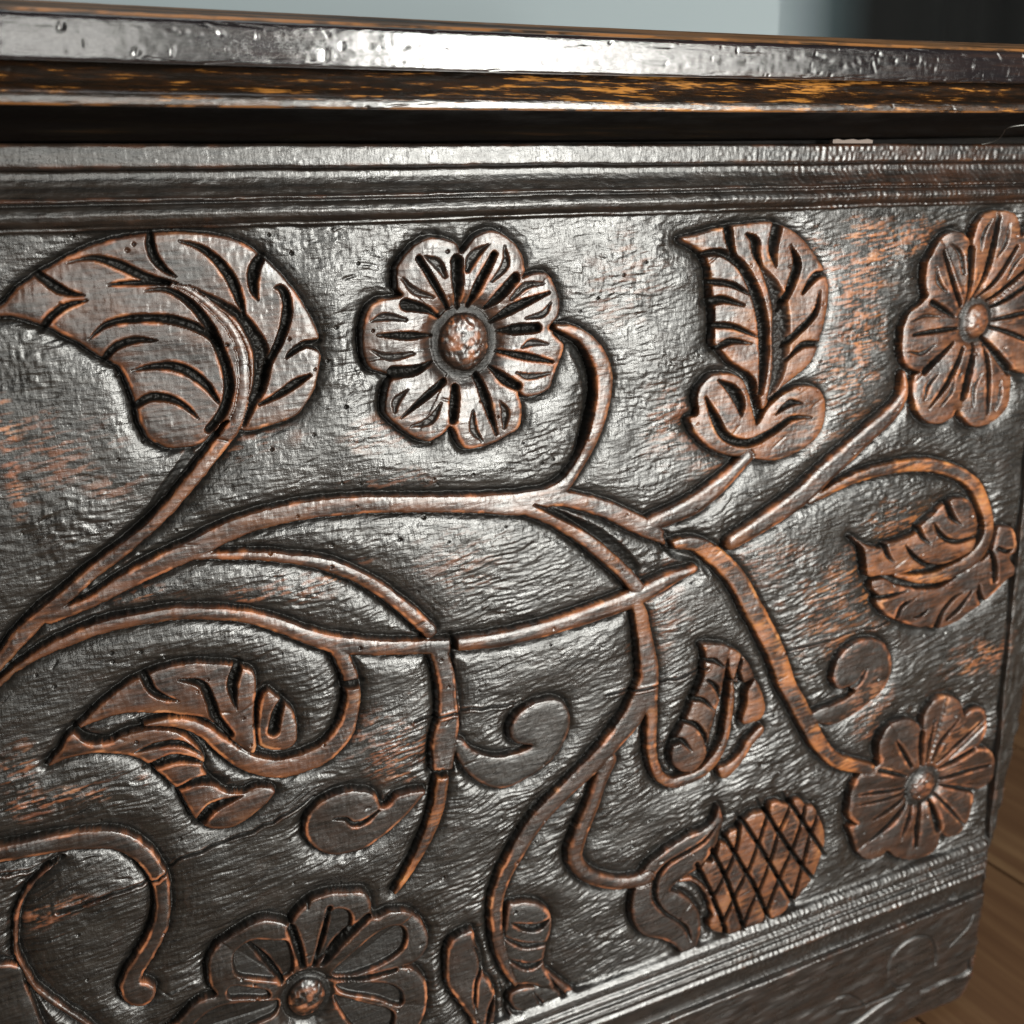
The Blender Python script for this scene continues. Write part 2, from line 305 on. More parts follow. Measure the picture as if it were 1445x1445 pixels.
for g in [[(890, 360, 40), (925, 460, 45), (995, 525, 8)], [(795, 510, 12), (850, 600, 38), (950, 645, 38), (1095, 610, 24)], [(680, 540, 34), (710, 610, 38), (768, 665, 8)], [(585, 670, 12), (650, 755, 36), (760, 820, 40), (880, 822, 36), (1010, 770, 30)], [(430, 670, 34), (455, 740, 36), (505, 800, 8)],
          [(365, 1055, 30), (480, 1035, 34), (590, 1005, 10)], [(515, 1205, 20), (555, 1115, 26), (650, 1058, 8)], [(640, 1195, 8), (690, 1180, 24), (745, 1140, 6)], [(805, 1275, 40), (850, 1160, 30), (930, 1060, 26), (1010, 1010, 8)], [(885, 1210, 20), (980, 1120, 28), (1060, 1010, 14)], [(1160, 1100, 40), (1120, 1030, 34), (1118, 955, 8)], [(1235, 920, 40), (1228, 790, 40), (1195, 670, 12)], [(1260, 690, 30), (1320, 715, 36), (1360, 700, 14)]]: cut(g, ZF)

# --- cone, calyx
leaf('cone', 'oval cone cut into a diamond lattice', [(815, 205), (870, 150), (950, 128), (985, 128), (1010, 70), (1075, 62), (1135, 85), (1170, 50), (1215, 48), (1250, 85), (1300, 95), (1335, 165), (1365, 240), (1370, 330), (1345, 430), (1300, 560), (1240, 640), (1150, 750), (1060, 840), (1000, 900), (900, 930), (800, 955), (720, 958), (600, 930), (590, 870), (620, 800), (590, 690), (545, 590), (525, 520), (560, 465), (610, 470), (640, 400), (665, 340), (700, 345), (715, 290), (765, 250), (800, 250)], ZC, kind='carved_cone')
CONE_A = [[(500, 480), (600, 690), (680, 890), (690, 960)], [(600, 380), (690, 560), (750, 720), (830, 950)], [(670, 260), (830, 530), (900, 650), (1010, 900)], [(790, 150), (950, 400), (1080, 620), (1180, 780)], [(930, 60), (1060, 270), (1190, 460), (1310, 600)], [(1100, 10), (1260, 250), (1390, 440)]]
CONE_B = [[(740, 330), (690, 530), (600, 700), (560, 760)], [(800, 200), (760, 400), (690, 560), (610, 700), (560, 780)], [(985, 130), (920, 330), (850, 520), (810, 590), (750, 710), (670, 890)], [(1150, 60), (1060, 260), (1000, 450), (930, 640), (880, 740), (810, 920)], [(1240, 90), (1160, 360), (1100, 480), (1020, 680), (950, 900)], [(1330, 120), (1270, 290), (1220, 470), (1150, 720), (1100, 830)]]
CONE_B.pop(0)
for l in CONE_A: cut([(a, b, 30) for a, b in l], ZC, k=1.15)
for l in CONE_B: cut([(a, b, 24) for a, b in l], ZC, k=1.0)
leaf('calyxH', 'curling calyx at the foot of the cone', [(110, 600), (125, 545), (200, 462), (300, 385), (450, 292), (565, 242), (620, 180), (655, 88), (672, 140), (685, 190), (660, 245), (640, 330), (590, 415), (520, 500), (430, 565), (370, 610), (325, 660), (400, 690), (470, 740), (520, 820), (528, 900), (520, 980), (500, 1060), (500, 1190), (430, 1185), (400, 1100), (340, 1030), (240, 992), (140, 970), (82, 905), (58, 820), (65, 700)], ZC, kind='carved_calyx')
cut([(640, 210, 8), (570, 300, 20), (500, 360, 26), (400, 420, 28), (300, 482, 30), (240, 550, 34), (212, 620, 34), (215, 720, 32), (280, 810, 24), (370, 868, 22), (430, 920, 26), (458, 1005, 8)], ZC)
stem('bract', 'thin curved bract between calyx and cone', [(400, 602, 20), (470, 595, 26), (540, 640, 26), (590, 720, 22), (620, 820, 20)], ZC, kind='carved_bract', top=-.8)

# --- scrolls
leaf('scrollJ', 'comma shaped scroll beside the straight stem', [(640, 1045), (654, 1046), (671, 1061), (699, 1069), (727, 1065), (752, 1054), (730, 1050), (720, 1035), (727, 1014), (748, 997), (772, 989), (793, 990), (803, 1004), (805, 1030), (789, 1063), (768, 1083), (737, 1104), (706, 1114), (675, 1104), (656, 1086), (645, 1068)], kind='carved_scroll')
leaf('scrollL', 'kidney shaped scroll with a chipped hollow', [(600, 1117), (564, 1124), (548, 1139), (538, 1140), (531, 1124), (512, 1117), (485, 1118), (457, 1130), (443, 1141), (432, 1160), (433, 1183), (450, 1201), (475, 1208), (512, 1200), (543, 1180), (571, 1155), (590, 1133)], kind='carved_scroll')
cut([(470, 1156, 2), (488, 1156, 6), (498, 1163, 8), (515, 1160, 7), (535, 1145, 3)], k=.9)
leaf('scrollT', 'comma shaped scroll outlined in orange', [(10, 560), (70, 515), (180, 475), (260, 425), (235, 392), (175, 402), (142, 360), (150, 280), (190, 210), (260, 150), (350, 125), (425, 150), (462, 220), (466, 300), (430, 390), (350, 475), (250, 550), (150, 595), (60, 590)], ZD, kind='carved_scroll')
cut([(185, 405, 8), (270, 375, 26), (325, 290, 8)], ZD, k=.6)

# --- bud and leaf at the bottom
leaf('leafR', 'long curled leaf at the bottom edge', [(410, 420), (330, 440), (235, 500), (190, 600), (180, 750), (190, 870), (240, 960), (330, 1080), (400, 1180), (440, 1260), (560, 1270), (600, 1100), (600, 960), (560, 860), (500, 790), (490, 660), (440, 540)], ZR)
for g in [[(410, 540, 8), (470, 640, 34), (478, 750, 34), (435, 860, 26), (425, 1000, 24), (440, 1110, 8)], [(600, 960, 10), (560, 1080, 40), (520, 1240, 20)]]: cut(g, ZR)
leaf('budR', 'banded bud beside the long curving stem', [(710, 212), (780, 188), (850, 175), (960, 190), (1050, 250), (1075, 320), (1070, 420), (1030, 540), (1012, 700), (1060, 800), (1100, 900), (1000, 900), (880, 872), (770, 868), (700, 770), (680, 600), (680, 400)], ZR, kind='carved_bud')
for g in [[(730, 350, 10), (850, 385, 60), (960, 385, 60), (1070, 310, 10)], [(680, 480, 20), (850, 540, 50), (1040, 520, 24)], [(700, 660, 14), (880, 720, 60), (1030, 660, 18)]]: cut(g, ZR, k=.8)
leaf('lumpR', 'low rounded lump above the bottom moulding', [(720, 980), (800, 920), (920, 900), (1080, 905), (1160, 960), (1120, 1040), (1010, 1090), (1000, 1200), (900, 1260), (780, 1240), (720, 1120)], ZR, top=-.6, kind='carved_bud')
for g in [[(640, 850, 20), (690, 1000, 40), (760, 1110, 50), (880, 1120, 30)], [(920, 940, 10), (1000, 1060, 30), (1010, 1200, 20)]]: cut(g, ZR, k=.8)
stem('tailR', 'low ridge running down to the bottom moulding', [(1060, 790, 26), (1150, 880, 50), (1250, 960, 60), (1380, 1010, 40)], ZR, top=-1.2, kind='carved_stem')
leaf('leafP', 'corner of a leaf cut off by the left edge of view', [(-120, 1355), (-40, 1366), (24, 1368), (36, 1395), (54, 1440), (60, 1500), (-120, 1520)], top=-2.2)
stem('ringN', 'thin raised ring around the bottom left corner', [(400, 190, 12), (270, 290, 22), (180, 400, 24), (122, 520, 24), (105, 650, 24), (110, 800, 26), (150, 900, 34), (230, 1040, 40), (330, 1130, 40), (450, 1210, 36), (600, 1310, 36), (740, 1440, 36)], ZP, top=-1.7)

# --- stems
stem('S3', 'long main stem branching near the middle of the board', [(70, 872, 20), (100, 862, 17), (130, 850, 16), (165, 830, 22), (215, 803, 26), (270, 778, 28), (320, 752, 28), (370, 734, 26), (430, 721, 26), (500, 714, 26), (560, 712, 24), (620, 712, 24), (680, 712, 26), (730, 712, 32), (770, 704, 28)])
stem('S1', 'stem that rises as the midrib of the large leaf', [(243, 402, 6), (268, 411, 10), (300, 435, 12), (327, 465, 14), (342, 503, 17), (343, 555, 18), (332, 597, 20), (306, 635, 20), (266, 685, 18), (230, 727, 17), (182, 770, 18), (132, 808, 20), (92, 842, 22), (62, 866, 24), (25, 905, 22), (0, 935, 18), (-40, 985, 16), (-80, 1040, 16)])
stem('S3b', 'thinner stem curving under the main stem', [(262, 788, 8), (310, 785, 11), (365, 785, 13), (415, 790, 14), (460, 797, 18), (500, 812, 18), (540, 835, 19), (575, 862, 20), (607, 891, 21)])
stem('S4', 'arched stem broken off at a crack', [(-60, 1030, 8), (0, 965, 8), (35, 937, 9), (85, 910, 15), (140, 888, 18), (190, 876, 18), (245, 868, 18), (295, 867, 18), (345, 871, 18), (395, 884, 20), (440, 901, 22), (480, 911, 25), (530, 915, 22), (580, 915, 20), (632, 913, 20)])
stem('S5', 'stem continuing right from the crack', [(650, 911, 19), (700, 905, 21), (750, 894, 22), (800, 880, 22), (850, 863, 24), (900, 844, 24), (945, 820, 19), (983, 804, 10)], rnd=2.2)
stem('S4b', 'stem that hooks round below the ragged leaf', [(475, 915, 20), (487, 935, 22), (496, 960, 22), (500, 985, 20), (495, 1010, 22), (488, 1032, 24), (470, 1055, 24), (445, 1072, 26), (398, 1086, 26), (363, 1082, 26), (336, 1070, 25), (308, 1050, 22), (284, 1031, 18), (249, 1021, 14), (205, 1024, 4)])
stem('S2', 'short bent stem joining the round flower', [(788, 462, 8), (805, 466, 14), (825, 477, 18), (843, 500, 24), (853, 530, 26), (851, 565, 24), (842, 600, 21), (830, 635, 16), (815, 662, 14), (797, 686, 18), (772, 702, 22)])
stem('S6', 'branch running on from the fork of the main stem', [(770, 704, 24), (800, 705, 22), (850, 717, 24), (890, 735, 26), (920, 750, 24), (940, 762, 14)])
stem('S7', 'branch curving down from the fork', [(735, 712, 24), (780, 732, 20), (815, 753, 20), (850, 780, 20), (878, 805, 20), (902, 831, 20)])
stem('S8', 'stem below the scrolled calyx, its top polished pale', [(905, 745, 12), (925, 738, 22), (950, 728, 24), (980, 714, 26), (1010, 692, 23), (1038, 666, 18), (1058, 645, 16)], rnd=2.4)
stem('S9', 'straight diagonal stem to the upper right flower', [(1277, 528, 7), (1278, 555, 13), (1262, 582, 19), (1232, 610, 22), (1197, 642, 24), (1166, 670, 26), (1132, 702, 26), (1085, 735, 24), (1036, 766, 20)], rnd=2.6)
stem('S10', 'hooked stem worn bright orange', [(1145, 708, 8), (1194, 682, 12), (1232, 668, 15), (1274, 659, 16), (1312, 657, 18), (1346, 665, 18), (1374, 682, 18), (1391, 713, 16), (1397, 745, 14), (1389, 772, 15), (1369, 793, 16), (1340, 809, 16), (1315, 816, 14), (1290, 817, 10), (1264, 812, 5)])
stem('S11', 'thick stem sweeping down to the lower right flower', [(948, 770, 12), (980, 768, 20), (1010, 785, 26), (1040, 815, 27), (1062, 855, 27), (1083, 893, 27), (1100, 930, 25), (1112, 965, 24), (1125, 990, 24), (1140, 1018, 23), (1158, 1050, 22), (1185, 1076, 20), (1230, 1087, 16)])
stem('S12', 'drooping stem that loops round the small leaf', [(898, 848, 14), (905, 868, 20), (911, 900, 22), (917, 945, 26), (918, 985, 22), (922, 1015, 15), (920, 1045, 14), (923, 1075, 14), (933, 1097, 15), (950, 1106, 14), (970, 1101, 13), (990, 1092, 12), (1010, 1072, 12), (1023, 1048, 10), (1030, 1015, 9), (1033, 985, 9), (1033, 966, 6)])
stem('S12b', 'long thin stem curving down to the bottom edge', [(915, 960, 22), (905, 988, 26), (893, 1015, 28), (865, 1050, 24), (831, 1087, 22), (796, 1121, 20), (757, 1163, 21), (725, 1215, 19), (707, 1255, 18), (701, 1290, 17), (705, 1335, 16), (716, 1368, 13), (728, 1390, 6)])
stem('S12c', 'stem bending round to the foot of the cone', [(862, 1075, 18), (848, 1105, 18), (838, 1135, 18), (820, 1180, 20), (813, 1211, 22), (829, 1236, 22), (865, 1248, 18), (900, 1246, 16), (915, 1240, 18)], rnd=2.0)
stem('SK', 'straight upright stem below the crack', [(620, 920, 26), (630, 955, 26), (634, 985, 28), (634, 1015, 30), (628, 1050, 34), (626, 1082, 28)])
stem('SK2', 'tapering tail stem worn orange', [(625, 1102, 18), (618, 1145, 17), (603, 1185, 14), (578, 1232, 9), (558, 1262, 3)])
stem('SM', 'hooked stem ending in a round knob', [(-90, 1225, 22), (-30, 1213, 22), (0, 1207, 22), (50, 1198, 23), (104, 1189, 25), (155, 1187, 26), (185, 1196, 27), (210, 1216, 26), (226, 1243, 24), (230, 1275, 21), (226, 1308, 22), (208, 1345, 21), (190, 1375, 22), (184, 1398, 28), (200, 1405, 36)])
cut([(785, 470, 10), (808, 487, 16), (827, 515, 19), (835, 550, 16), (831, 590, 12), (821, 625, 10), (810, 650, 5)], k=.9)
cut([(754, 713, 3), (795, 729, 12), (845, 752, 16), (880, 778, 15), (905, 805, 12)], k=1.2)
cut([(640, 898, 8), (641, 915, 11), (643, 932, 7)], k=1.3)
cut([(478, 970, 10), (500, 966, 13), (514, 964, 10)], k=1.0)
cut([(608, 1092, 8), (625, 1093, 12), (642, 1090, 8)], k=1.1)
cut([(270, 640, 14), (235, 690, 14), (203, 735, 12), (150, 775, 10), (90, 828, 8), (20, 888, 6)], k=.8)
cut([(940, 755, 8), (955, 785, 10), (990, 797, 9), (1005, 812, 6)], k=1.0)
crack([(446, 1130), (400, 1156), (330, 1188), (264, 1213), (238, 1231), (210, 1249), (160, 1265), (83, 1292)])
crack([(588, 1020), (655, 1007), (720, 998), (742, 995)])
crack([(860, 985), (945, 963), (1000, 945)]); crack([(1110, 925), (1200, 898), (1262, 880)])
crack([(641, 925), (645, 960), (648, 1000), (652, 1030)])
crack([(0, 1240), (60, 1230), (90, 1215)])

# ------------------------------------------------------------------ height map of the front, mm
print("grid", NX, NZ)
KIND = []
lab = np.zeros((NZ, NX), np.int32)
NAMES = {0: ('front_board', None, None)}
mask = np.zeros((NZ, NX), np.float32)         # raised
near = np.full((NZ, NX), 99.0, np.float32)    # distance outside motifs, near field
top = np.zeros((NZ, NX), np.float32)
wob = (0.28 * vnoise(GX / 3.1, GZ / 3.1, 3) + 0.16 * vnoise(GX / 1.1, GZ / 1.1, 4)).astype(np.float32)
samples = []
leaf_ids = [k + 1 for k, o in enumerate(OUT) if not o['stroke']]
for k, o in enumerate(OUT):
    lid_ = k + 1
    if o['stroke']:
        sl, s, pts = stroke_sdf(o['pts'])
        pts_, w = stroke_geom(o['pts'])
        tp = o['top'] - .55 * o['rnd'] * np.clip(1 - s / 3.4, 0, 1) ** 2 - .25 * np.clip(1 - s / .7, 0, 1) ** 2
    else:
        sl, s, pts = outline_sdf(o['pts'])
        tp = o['top'] - 0.35 * np.clip(1 - s / .8, 0, 1) ** 2 - .5 * np.clip(1 - s / 5, 0, 1) ** 2
    s_raw = s; s = s + wob[sl] * smooth(-3.5, -1.5, s)
    p = smooth(-0.85, 0.10, s)
    tsub, msub = top[sl], mask[sl]
    if o['stroke']:
        onleaf = (msub > .5) & (lab[sl] > 0) & np.isin(lab[sl], leaf_ids) & (s > .05)
        tsub = np.where(onleaf, tp + .02, tsub)
    newtop = np.where(p > 0.02, np.where(msub > 0.5, np.where(s > 0, np.where((tsub < tp) | ~np.isin(lab[sl], leaf_ids), np.maximum(tp, tsub), tsub), tsub), tp), tsub)
    top[sl] = newtop
    mask[sl] = np.maximum(msub, p)
    near[sl] = np.minimum(near[sl], np.where(s_raw > -5.8, np.maximum(-s, 0), 99))
    L = lab[sl]
    if o['stroke']: L[(s > -0.15) | ((s > -1.0) & (L == 0))] = lid_
    else: L[s > -1.0] = lid_
    o['sl'], o['s'] = sl, s
    samples.append(np.column_stack([pts, (w / 2 if o['stroke'] else np.zeros(len(pts)))])[::3])
samples = np.vstack(samples)
# far field on a coarse grid
ci = np.linspace(0, NX - 1, 230).astype(int); cj = np.linspace(0, NZ - 1, 230).astype(int)
cx, cz = gx[ci], gz[cj]
far = np.full((230, 230), 1e3, np.float32)
CX, CZ = np.meshgrid(cx.astype(np.float32), cz.astype(np.float32))
for q in samples.astype(np.float32):
    np.minimum(far, np.sqrt((CX - q[0]) ** 2 + (CZ - q[1]) ** 2) - q[2], out=far)
far = np.maximum(far, 0)
def upsample(A):
    t = np.array([np.interp(gx, cx, r) for r in A])
    return np.array([np.interp(gz, cz, c) for c in t.T]).T
far = upsample(far).astype(np.float32)
dist = np.minimum(far, near)

# the ground: pillow shaped fields between the carving, tool ripples, grain
low = smooth(-120, -260, GZ)                                 # coarser, streakier tooling lower down
und = 0.6 * vnoise(GX / 34, GZ / 21, 21) + 0.28 * vnoise(GX / 13, GZ / 9, 22)
ang = 0.16
warpx = GX + 3.0 * vnoise(GX / 22, GZ / 14, 23); warpz = GZ + 2.2 * vnoise(GX / 18, GZ / 16, 24)
rip = 1 - 2 * np.abs(rotn(warpx, warpz, ang, 9.5, 1.7, 25))
rip2 = rotn(warpx, warpz, ang + 0.08, 5.0, 1.25, 26)
weave = rotn(warpx, warpz, 0.03, 5.5, 1.15, 27) * 0.8 + rotn(GX, GZ, 1.52, 3.2, 1.4, 28) * 0.28 * (1 + vnoise(GX / 20, GZ / 20, 32))
lumps = vnoise(GX / 2.6, GZ / 2.2, 29)
amp = 0.6 + 0.6 * smooth(-0.4, 0.6, vnoise(GX / 30, GZ / 25, 30))
tex = 1.12 * amp * ((0.04 + 0.17 * low) * rip + (0.07 + .08 * low) * rip2 + (0.21 - 0.08 * low) * weave + 0.07 * lumps)
ripple_dir = np.sin((dist * 2.1 + 1.2 * lumps)) * 0.03 * smooth(1.5, 4, dist) * (1 - smooth(10, 22, dist)) * smooth(0.0, .5, vnoise(GX / 25, GZ / 25, 31))
ground = -(2.3 + 2.7 * np.exp(-dist / 5.0)) - 1.3 * np.exp(-(dist / 2.0) ** 2) + und + tex + ripple_dir
# flat tops keep the saw marks and pores
toptex = 0.05 * rotn(GX, GZ, 0.03, 7, .9, 33) + 0.05 * vnoise(GX / 2.2, GZ / 1.7, 34) + 0.42 * vnoise(GX / 17, GZ / 12, 35) + 0.05 * rotn(GX, GZ, 1.5, 3.0, 1.1, 36)
H = ground * (1 - mask) + (top + toptex) * mask
del weave, rip, rip2, ripple_dir, warpx, warpz

# bosses and the scooped rings round them
def boss(cxp, cyp, rxp, ryp, high, ring, key):
    x0, z0 = PP(cxp, cyp)
    xa, _ = PP(cxp + rxp, cyp); xb, _ = PP(cxp - rxp, cyp); _, za = PP(cxp, cyp - ryp); _, zb = PP(cxp, cyp + ryp)
    rx, rz = abs(xa - xb) / 2, abs(za - zb) / 2
    r = np.hypot((GX - x0) / rx, (GZ - z0) / rz) + 0.025 * lumps
    msk = r < 3.2
    ringd = 2.0 * np.exp(-((r - 1.25) / 0.33) ** 2) * ring + 1.0 * np.exp(-np.maximum(r - 1, 0) / 0.6) * ring
    dome = high * np.sqrt(np.clip(1 - r ** 2, 0, 1)) + (-2.4) * (1 - np.sqrt(np.clip(1 - r ** 2, 0, 1)))
    H[msk] = np.where(r[msk] < 1, dome[msk], H[msk] - ringd[msk])
    return x0, z0, rx, rz, r
BOSS = {'flowerB': boss(657, 483, 35, 40, 1.3, 1.0, ''), 'flowerE': boss(1381, 453, 17, 24, .8, .8, ''), 'flowerD': boss(1304, 1111, 17, 19, .6, .8, ''), 'flowerQ': boss(434, 1410, 27, 26, 1.2, 1.1, '')}
for key, nseg in (('flowerB', 7), ('flowerE', 8), ('flowerD', 8), ('flowerQ', 7)):
    x0, z0, rx, rz, rr_ = BOSS[key]; L_ = [k + 1 for k, o in enumerate(OUT) if o['key'] == key][0]
    m_ = (lab == L_) & (rr_ > 1.3)
    th = np.arctan2(GZ[m_] - z0, GX[m_] - x0)
    rs = np.random.default_rng(5 + nseg); ph = {'flowerB': .38, 'flowerE': .2, 'flowerD': .3, 'flowerQ': .5}[key]
    kk_ = (th / (2 * math.pi) * nseg + ph); ki = np.floor(kk_).astype(int) % nseg; fr = kk_ - np.floor(kk_)
    til = rs.uniform(-.5, .5, nseg)[ki]; rad = rr_[m_]
    H[m_] += .9 * (1 - (2 * fr - 1) ** 2) * smooth(1.3, 3, rad) - .45 + til * (2 * fr - 1) * .9 + rs.uniform(-.3, .3, nseg)[ki] * (rad - 2.5) * .5
del lumps

groove = np.zeros((NZ, NX), np.float32)
bossw = np.zeros((NZ, NX), np.float32)
for x0, z0, rx, rz, rr_ in BOSS.values():
    groove = np.maximum(groove, .85 * np.exp(-((rr_ - 1.18) / .22) ** 2))
    m_ = rr_ < .98
    H[m_] += (.22 * vnoise(GX / 2.1, GZ / 1.7, 96) + .16 * vnoise(GX / .9, GZ / 1.3, 97))[m_]
    bossw = np.maximum(bossw, smooth(.85, .45, rr_) * smooth(-.35, .45, vnoise(GX / 3, GZ / 2, 98)))
for poly, depth, edge in POCKET:
    sl, s, _ = outline_sdf(poly, 4)
    s = s + 0.5 * wob[sl]
    q = smooth(-0.2, edge, s)
    H[sl] -= depth * q
    groove[sl] = np.maximum(groove[sl], 0.55 * q)
stroke_ids = [k + 1 for k, o in enumerate(OUT) if o['stroke']]
for pts_px, kk, over in GOUGE:
    pts, w = stroke_geom(pts_px, 5)
    sl = bbox(pts, 2 + w.max() / 2)
    D = np.full((NZ, NX), -9.0, np.float32)
    seg_update(D, pts, w * 1.04, 0.6)
    s = D[sl] + 0.3 * wob[sl]
    hw = np.median(w) / 2
    q = np.clip(s / max(hw * 0.75, .45), 0, 1)
    q = np.where(s > 0, q ** 0.8 * (1 + .22 * vnoise(GX[sl] / 1.3, GZ[sl] / 1.0, 77)), 0)
    dmax = kk * min(1.2 + 1.35 * hw, 4.2) * (0.2 + 0.8 * mask[sl])
    if not over: dmax = dmax * ~np.isin(lab[sl], stroke_ids); q = q * ~np.isin(lab[sl], stroke_ids)
    H[sl] = np.where(s > 0, np.maximum(H[sl] - dmax * q, np.minimum(H[sl], -7.0)), H[sl])
    groove[sl] = np.maximum(groove[sl], np.clip(q * 1.3, 0, 1) * min(1, kk + .1))
for pts_px in CRACK:
    P3 = [(a[0] + random.uniform(-1, 1), a[1] + random.uniform(-2, 2), 2.4) for a in catmull([p[:2] for p in pts_px], False, 5)]
    pts, w = stroke_geom(P3, 1)
    sl = bbox(pts, 4)
    D = np.full((NZ, NX), -9.0, np.float32); seg_update(D, pts, w * 0 + 1.1, 2.0)
    s = D[sl]
    H[sl] -= 1.3 * smooth(-0.2, 0.35, s)
    H[sl] += 0.35 * np.exp(-((s + 0.9) / .5) ** 2)
    groove[sl] = np.maximum(groove[sl], smooth(-0.2, .3, s))
# small worm holes and dents
for _ in range(420):
    x, z = rng.uniform(-60, 545), rng.uniform(-500, 30)
    r = rng.choice([.45, .55, .7]); d = rng.uniform(.5, 1.4)
    i0, i1 = np.searchsorted(gx, (x - 2, x + 2)); j0, j1 = np.searchsorted(gz, (z - 2, z + 2))
    rr = np.hypot(GX[j0:j1, i0:i1] - x, GZ[j0:j1, i0:i1] - z)
    H[j0:j1, i0:i1] -= d * np.exp(-(rr / r) ** 4)
for _ in range(160):
    x, z = rng.uniform(-60, 545), rng.uniform(-500, 30)
    L, a = rng.uniform(1, 5), rng.normal(0.1, .35)
    i0, i1 = np.searchsorted(gx, (x - 6, x + 6)); j0, j1 = np.searchsorted(gz, (z - 6, z + 6))
    X, Z = GX[j0:j1, i0:i1] - x, GZ[j0:j1, i0:i1] - z
    u, v = X * math.cos(a) + Z * math.sin(a), -X * math.sin(a) + Z * math.cos(a)
    H[j0:j1, i0:i1] -= rng.uniform(.2, .6) * np.exp(-(u / L) ** 4 - (v / .55) ** 2)

# mouldings along the top and the bottom, and the bottom rail
wav = (0.55 * vnoise(GX / 45, GX * 0 + 3.3, 41) + 0.25 * vnoise(GX / 9, GX * 0 + 8.3, 42) + 0.12 * vnoise(GX / 2.4, GZ / 3, 43)).astype(np.float32)
rightness = smooth(250, 400, GX)
chatter = rightness * (0.28 * np.sin(GX * 1.55 + 2.4 * vnoise(GX / 9, GZ / 9, 44)) * vnoise(GX / 4, GZ / 2.5, 45)) + 0.05 * vnoise(GX / 2.2, GZ / 1.1, 46)
ZZ = GZ + wav * 0.7
prof_z = [3.2, 4.6, 5.3, 6.0, 7.5, 9.5, 11.5, 12.8, 13.3, 13.9, 14.2, 14.7, 15.3, 15.9, 17.5, 20.0, 22.5, 24.6, 25.5, 25.9, 26.4, 27.5, 31.0, 33.4, 34.2, 34.7]
prof_h = [0, 0, -1.6, -0.4, 1.0, 1.7, 1.1, 0.2, -0.9, -0.7, 1.5, 1.9, 1.4, 0.9, 0.2, -1.1, -1.9, -2.0, -1.4, 2.4, 2.8, 2.95, 3.0, 2.9, 2.5, 0.8]
mt = smooth(3.4, 5.6, ZZ)
Ht = np.interp(ZZ, prof_z, prof_h) + chatter + 0.06 * vnoise(GX / 5, GZ / 2.0, 47)
H = np.where(ZZ > 3.4, H * (1 - mt) + Ht * mt, H)
groove *= (1 - mt)
ZB_ = GZ + wav * 0.55 - 0.0
bz = [-455.5, -452.5, -450.5, -449.6, -444, -438, -436.0, -434.8, -433.2, -432.2, -430.8, -428.0, -425.4, -424.2, -423.0, -421.2, -419.6, -418.0, -416.6, -414.0, -411.0, -409.0, -407.0]
bh = [1.2, 1.2, 0.8, -2.6, -1.6, -1.0, -0.6, 0.7, 1.0, 0.3, -0.3, 1.6, 0.9, -0.8, -0.5, 0.9, 0.7, -0.8, -0.6, 1.5, 1.2, -0.2, -1.5]
mb = smooth(-405.5, -409.0, ZB_)
Hb = np.interp(ZB_, bz, bh) + 1.3 * chatter
H = np.where(ZB_ < -405.5, H * (1 - mb) + Hb * mb, H)
groove *= (1 - mb)
# bottom rail: nearly flat, worn, with a shallow scroll scratched into it
rail = smooth(-450.6, -452.5, ZB_)
railh = 0.8 + 0.5 * vnoise(GX / 40, GZ / 18, 51) + 0.30 * vnoise(GX / 12, GZ / 5, 52) + 0.12 * rotn(GX, GZ, 0.05, 9, 1.6, 53)
H = H * (1 - rail) + railh * rail
RAILCUT = [([(390, 1080, 10), (400, 990, 16), (440, 900, 20), (520, 820, 22), (620, 770, 22), (700, 770, 22), (745, 820, 22), (760, 900, 20), (755, 980, 10)], 1.0),
           ([(400, 1100, 8), (470, 1160, 18), (560, 1130, 10)], .8), ([(0, 1240, 14), (90, 1220, 20), (170, 1260, 20), (230, 1310, 14)], .8), ([(0, 1350, 20), (200, 1300, 26), (400, 1230, 26), (530, 1160, 12)], .7), ([(0, 1500, 24), (150, 1420, 40), (330, 1300, 20), (430, 1240, 10)], 1.2),
           ([(640, 1190, 20), (760, 1140, 34), (850, 1100, 26), (1000, 1040, 34), (1015, 960, 34)], 1.6), ([(860, 520, 20), (905, 490, 60), (930, 470, 30)], 1.6), ([(860, 850, 10), (1000, 700, 20), (1050, 600, 10)], .5)]
for l, kk in RAILCUT:
    pts, w = stroke_geom(conv(l, (1180, 1180, 5.453)), 5)
    sl = bbox(pts, 4); D = np.full((NZ, NX), -9.0, np.float32); seg_update(D, pts, w, 1)
    s = D[sl]; q = smooth(-.3, np.median(w) / 2, s)
    H[sl] -= kk * 1.1 * q; groove[sl] = np.maximum(groove[sl], q * .8)
# right hand stile: a joint line, then a worn edge that rounds away
jx = 536.0 + 0.8 * vnoise(GZ / 30, GZ * 0 + 1.2, 61)
up_ = smooth(-452, -440, GZ) * (1 - smooth(0, 4, GZ))
jd = np.abs(GX - jx)
stile = smooth(-0.5, 1.2, GX - jx) * up_
H = H * (1 - stile) + (-0.6 + 0.5 * vnoise(GX / 9, GZ / 14, 62) + 0.25 * vnoise(GX / 3, GZ / 5, 63)) * stile
H -= 2.6 * np.exp(-(jd / 0.75) ** 2) * up_
groove = np.maximum(groove * (1 - stile), np.exp(-(jd / .9) ** 2) * up_)
edge_z = [-540, -528, -515, -505, -470, -440, -425, -400, -360, -320, -280, -200, -100, 40]
edge_x = [516, 530, 537, 535.5, 538, 541, 540, 546, 552, 558, 561, 562, 562, 562]
EX = np.interp(gz, edge_z, edge_x) + 1.3 * vnoise(gz / 7, gz * 0 + 2.2, 64) + 0.6 * vnoise(gz / 2.2, gz * 0 + 5.2, 65)
EXG = np.repeat(EX[:, None], NX, 1)
e = EXG - GX
H -= np.where(e < 3.5, (3.5 - np.minimum(e, 3.5)) ** 2 * 0.35, 0)
bottom = -534.5 + 0.012 * (540 - gx)
eb = GZ - bottom[None, :]
